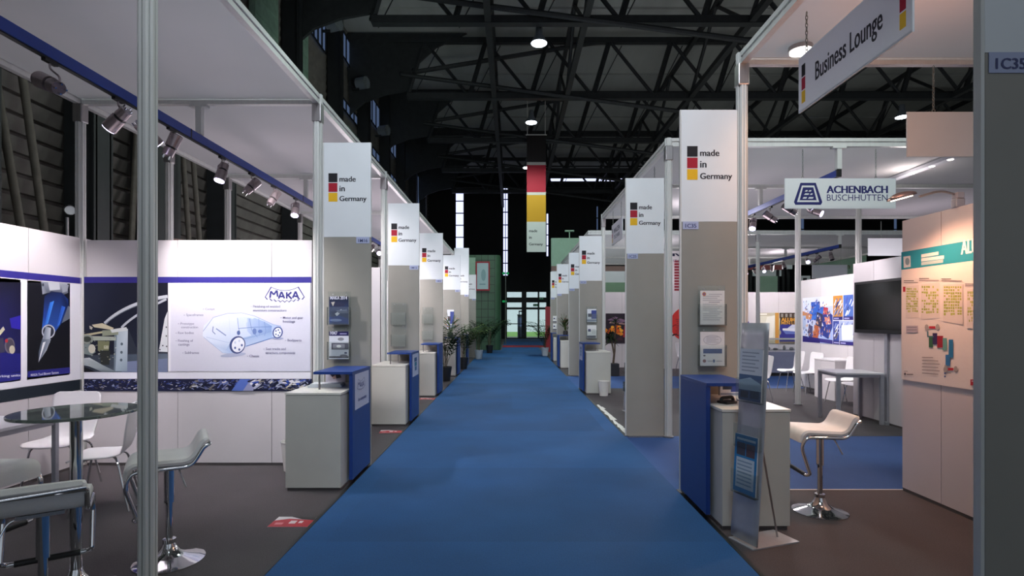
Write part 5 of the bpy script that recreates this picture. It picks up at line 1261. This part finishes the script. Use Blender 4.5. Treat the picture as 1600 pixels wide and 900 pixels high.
def flowers(x, y, z, label, petal, seed):
    rd = random.Random(seed); e = thing('flower_arrangement', label, 'flowers', (x, y, z))
    M().lathe([(.07, 0), (.08, .1), (.06, .14), (.05, .14)], 16).build('vase', MT['pot'], e, smooth=True)
    st = M(); pt = M()
    for k in range(16):
        a = rd.uniform(0, 2 * PI); R = rd.uniform(.03, .2); h = rd.uniform(.18, .62); q = V((R * math.cos(a), R * math.sin(a), .1 + h)); st.tube([(0, 0, .1), tuple(q * .5 + V((0, 0, .1))), tuple(q)], .005, 5)
        leaf_strip(st, q * .6, (math.cos(a), math.sin(a), .9), .3, .04, .4, 4)
        if h < .45:
            for j in range(7): b = j * .9; leaf_strip(pt, q, (math.cos(b), math.sin(b), .5), .085, .045, .5, 3)
    st.build('foliage', MT['leaf2'], e); pt.build('blossoms', MT[petal], e)
flowers(-1.72, 15.2, 1.066, 'orange flower arrangement on the fourth counter of the cladding row', 'orange', 2)
flowers(1.74, 17.72, 1.066, 'red flower arrangement on the distant counter of the lounge row', 'redpetal', 6)

# ------------------------------------------------------------------ stands far down the hall
e = thing('tiled_tower', 'green tiled tower stand with rounded corner far down the aisle', 'stand', (-3.6, 28, 0))
pr = rrect(0, 3.0, 0, 2.4, .3, 6); prism(pr, 0, 4.9).build('tower_body', MT['greentile'], e, smooth=True)
g = M()
for k in range(1, 12): g.box(.3, 2.7, -.006, 0, k * .42, k * .42 + .02)
for k in range(6): g.box(1.0 + k * .34, 1.02 + k * .34, -.006, 0, 0, 4.9)
g.build('tile_joint', MT['halldark'], e)
M().box(.3, 1.72, -.12, -.01, 0, 4.75).build('pale_panel', MT['mint'], e)
a = Art(); a.base(0, .72, 0, 1.5, '9a2f3a', .05); a.L = 1; a.rect(.07, .08, .65, 1.42, 'a9c0c4'); a.ell(.4, .8, .12, .3, '86a4a8'); a.rect(.2, .3, .5, .36, '7f9aa0'); a.build('sign_box', MT['matte'], e, loc=(1.74, -.14, 3.05))
e = thing('green_stand', 'pale green stand with brown and white fascia bands above the far panels', 'stand', (1.75, 24.2, 0))
for z0, z1, mt in ((0, 2.78, 'panel'), (2.78, 3.22, 'green'), (3.22, 3.72, 'upper'), (3.72, 3.95, 'brown'), (3.95, 5.2, 'mint')): M().box(0, 3.6 if z0 < 3.9 else 1.3, 0, .3, z0, z1).build('fascia_band', MT[mt], e)
M().box(.8, .84, .1, .14, 5.2, 5.5).box(.62, 1.02, .05, .2, 5.5, 5.56).build('roof_lamp', MT['mint'], e)
tag(M().box(0, .24, 0, .06, 0, 2.2).build('red_board', MT['redp'], loc=(1.62, 26.4, 0)), 'narrow dark red board beside the entrance', 'board')
e = thing('corner_lamp', 'greenish lamp cluster on a pole in front of the end wall', 'lamp', (-.4, 34, 0)); M().cyl((0, 0, 0), (0, 0, 4.4), .03, n=8).build('lamp_pole', MT['wire'], e)
for k in range(2): M().lathe([(.06, 0), (.11, .08), (.05, .14)], 12, (-.12 + .24 * k, 0, 4.4)).build('lamp_head', MT['greenlamp'], e)
e = thing('green_signal', 'small green signal lamp glowing at the entrance corner', 'lamp', (-.62, DE - .3, 3.0)); M().box(-.18, .18, 0, .14, 0, .16).build('signal_lens', MT['greenlamp'], e); M().box(-.2, .2, .14, .28, -.03, .19).build('signal_box', MT['halldark'], e); M().box(-.02, .02, .1, .14, -3, 0).build('signal_post', MT['halldark'], e)
# boards and roofs seen over the far booths
def board(x, d, z, w_, h, label, bands, name='stand_board', text=None):
    e = thing(name, label, 'board', (x, d, 0))
    M().box(.1, .2, .05, .15, 0, z).box(w_ - .2, w_ - .1, .05, .15, 0, z).build('support_post', MT['halldark'], e)
    for z0, z1, mt in bands: M().box(0, w_, 0, .1, z + z0 * h, z + z1 * h).build('board_band', MT[mt], e)
    if text:
        a = Art()
        for (u, v, s, wd, c) in text: a.text(u, z + v, s, c, 1.4, w=wd, down=False)
        a.build('lettering', MT['matte'], e, loc=(0, -.003, 0))
    return e
board(13.7, 24.4, 3.3, 2.2, 1.5, 'pale green board with dark lettering and a lime lower edge', ((0, .1, 'lime'), (.1, 1, 'mint')), text=((.45, .98, 'TM', .4, '6d7a5c'), (.45, .55, 'a green', 1.0, '6d7a5c')))
board(11.3, 26, 3.95, 1.6, .62, 'faded red board far beyond the frame posts', ((0, 1, 'redroof'),))
board(12.9, 26.1, 4.0, .55, .5, 'small white lit board next to the faded red board', ((0, 1, 'upper'),))
board(11.8, 26.6, 3.7, 1.4, .36, 'white lit strip below the faded red board', ((0, 1, 'upper'),))
board(11.6, 25.4, 2.2, .8, 1.4, 'pale green wall piece far beyond the display case', ((0, 1, 'mint'),))
e = board(13.2, 25.2, 2.4, .62, 1.2, 'small made in Germany panel seen far over the display case wall', ((0, 1, 'upper'),), text=())
a = Art(); [a.rect(.28, .62 - k * .2, .46, .8 - k * .2, c) for k, c in enumerate(('1c1a20', 'a3162c', 'e3b11f'))]; a.build('colour_squares', MT['matte'], e, loc=(0, -.004, 2.7))
board(10.6, 30, 6.2, 1.3, 1.2, 'yellow and white hanging board in front of the end wall', ((0, .45, 'upper'), (.45, 1, 'yellow')))
# ------------------------------------------------------------------ lights
s = bpy.data.lights.new('sun', 'SUN'); s.energy = 5.5; s.angle = .05; s.color = (1, .97, .9)
so = bpy.data.objects.new('sun', s); COL.objects.link(so); so.location = (0, 60, 40); aim(so, (.15, .45, -.95))
spot((-.2, -1.2, 8.5), (.0, 12, 1.2), 2200, (.84, .90, 1), 74, .9, 1.2, 'hall_fill')  # added fill from above the camera, brightens the panel fronts
spot((.5, 10, 10), (0, 20, 0), 800, (.75, .88, 1), 80, .9, .8, 'hall_fill')  # added fill over the aisle for its far end

def area_up(x, y, z, sx, sy, power):  # added upward fill that lightens the roof; no such fixture hangs here
    l = bpy.data.lights.new('roof_fill', 'AREA'); l.shape = 'RECTANGLE'; l.size = sx; l.size_y = sy; l.energy = power; l.color = (.95, 1, .97)
    o = bpy.data.objects.new('roof_fill', l); COL.objects.link(o); o.location = (x, y, z); aim(o, (0, 0, 1))
area_up(12, 20, 6.5, 26, 16, 140); area_up(8, 36, 6.5, 20, 12, 55)
point((3.6, 10.8, 3.5), 40, (1, .95, .97), .3); point((9, 18.5, 3.3), 60, (1, .95, .97), .3); point((4.2, 16, 3.2), 50, (1, .95, .97), .3);  # points added without fixtures to brighten the television and far booths
for q in ((-3.3, 4.4, 2.3, 9), (-3.3, 7.3, 2.6, 26), (-3.1, 10.3, 2.6, 60), (-3.1, 13.6, 2.6, 60), (-3.1, 17.2, 2.6, 60), (4.2, 9.2, 2.7, 30), (8.4, 11.3, 2.6, 50), ): point(q[:3], q[3], (1, .89, .97), .4)  # added soft fill without fixtures for booth walls and ceiling cloths
point((2.9, 3.6, 3.1), 26, (1, .48, .28), .3)  # added warm fill without a fixture, tints the lounge booth
spot((4.3, 5.3, 6.6), (4.3, 7.2, 3.1), 260, (.9, 1, .95), 60, .8, .3, 'hall_fill')  # added fill for the emblem sign, no lamp stands there
spot((0, 13, 6), (-7, 21, 9.5), 700, (.85, 1, .92), 80, .9, .5, 'hall_fill')  # added fill that lifts the upper cladding and green bays
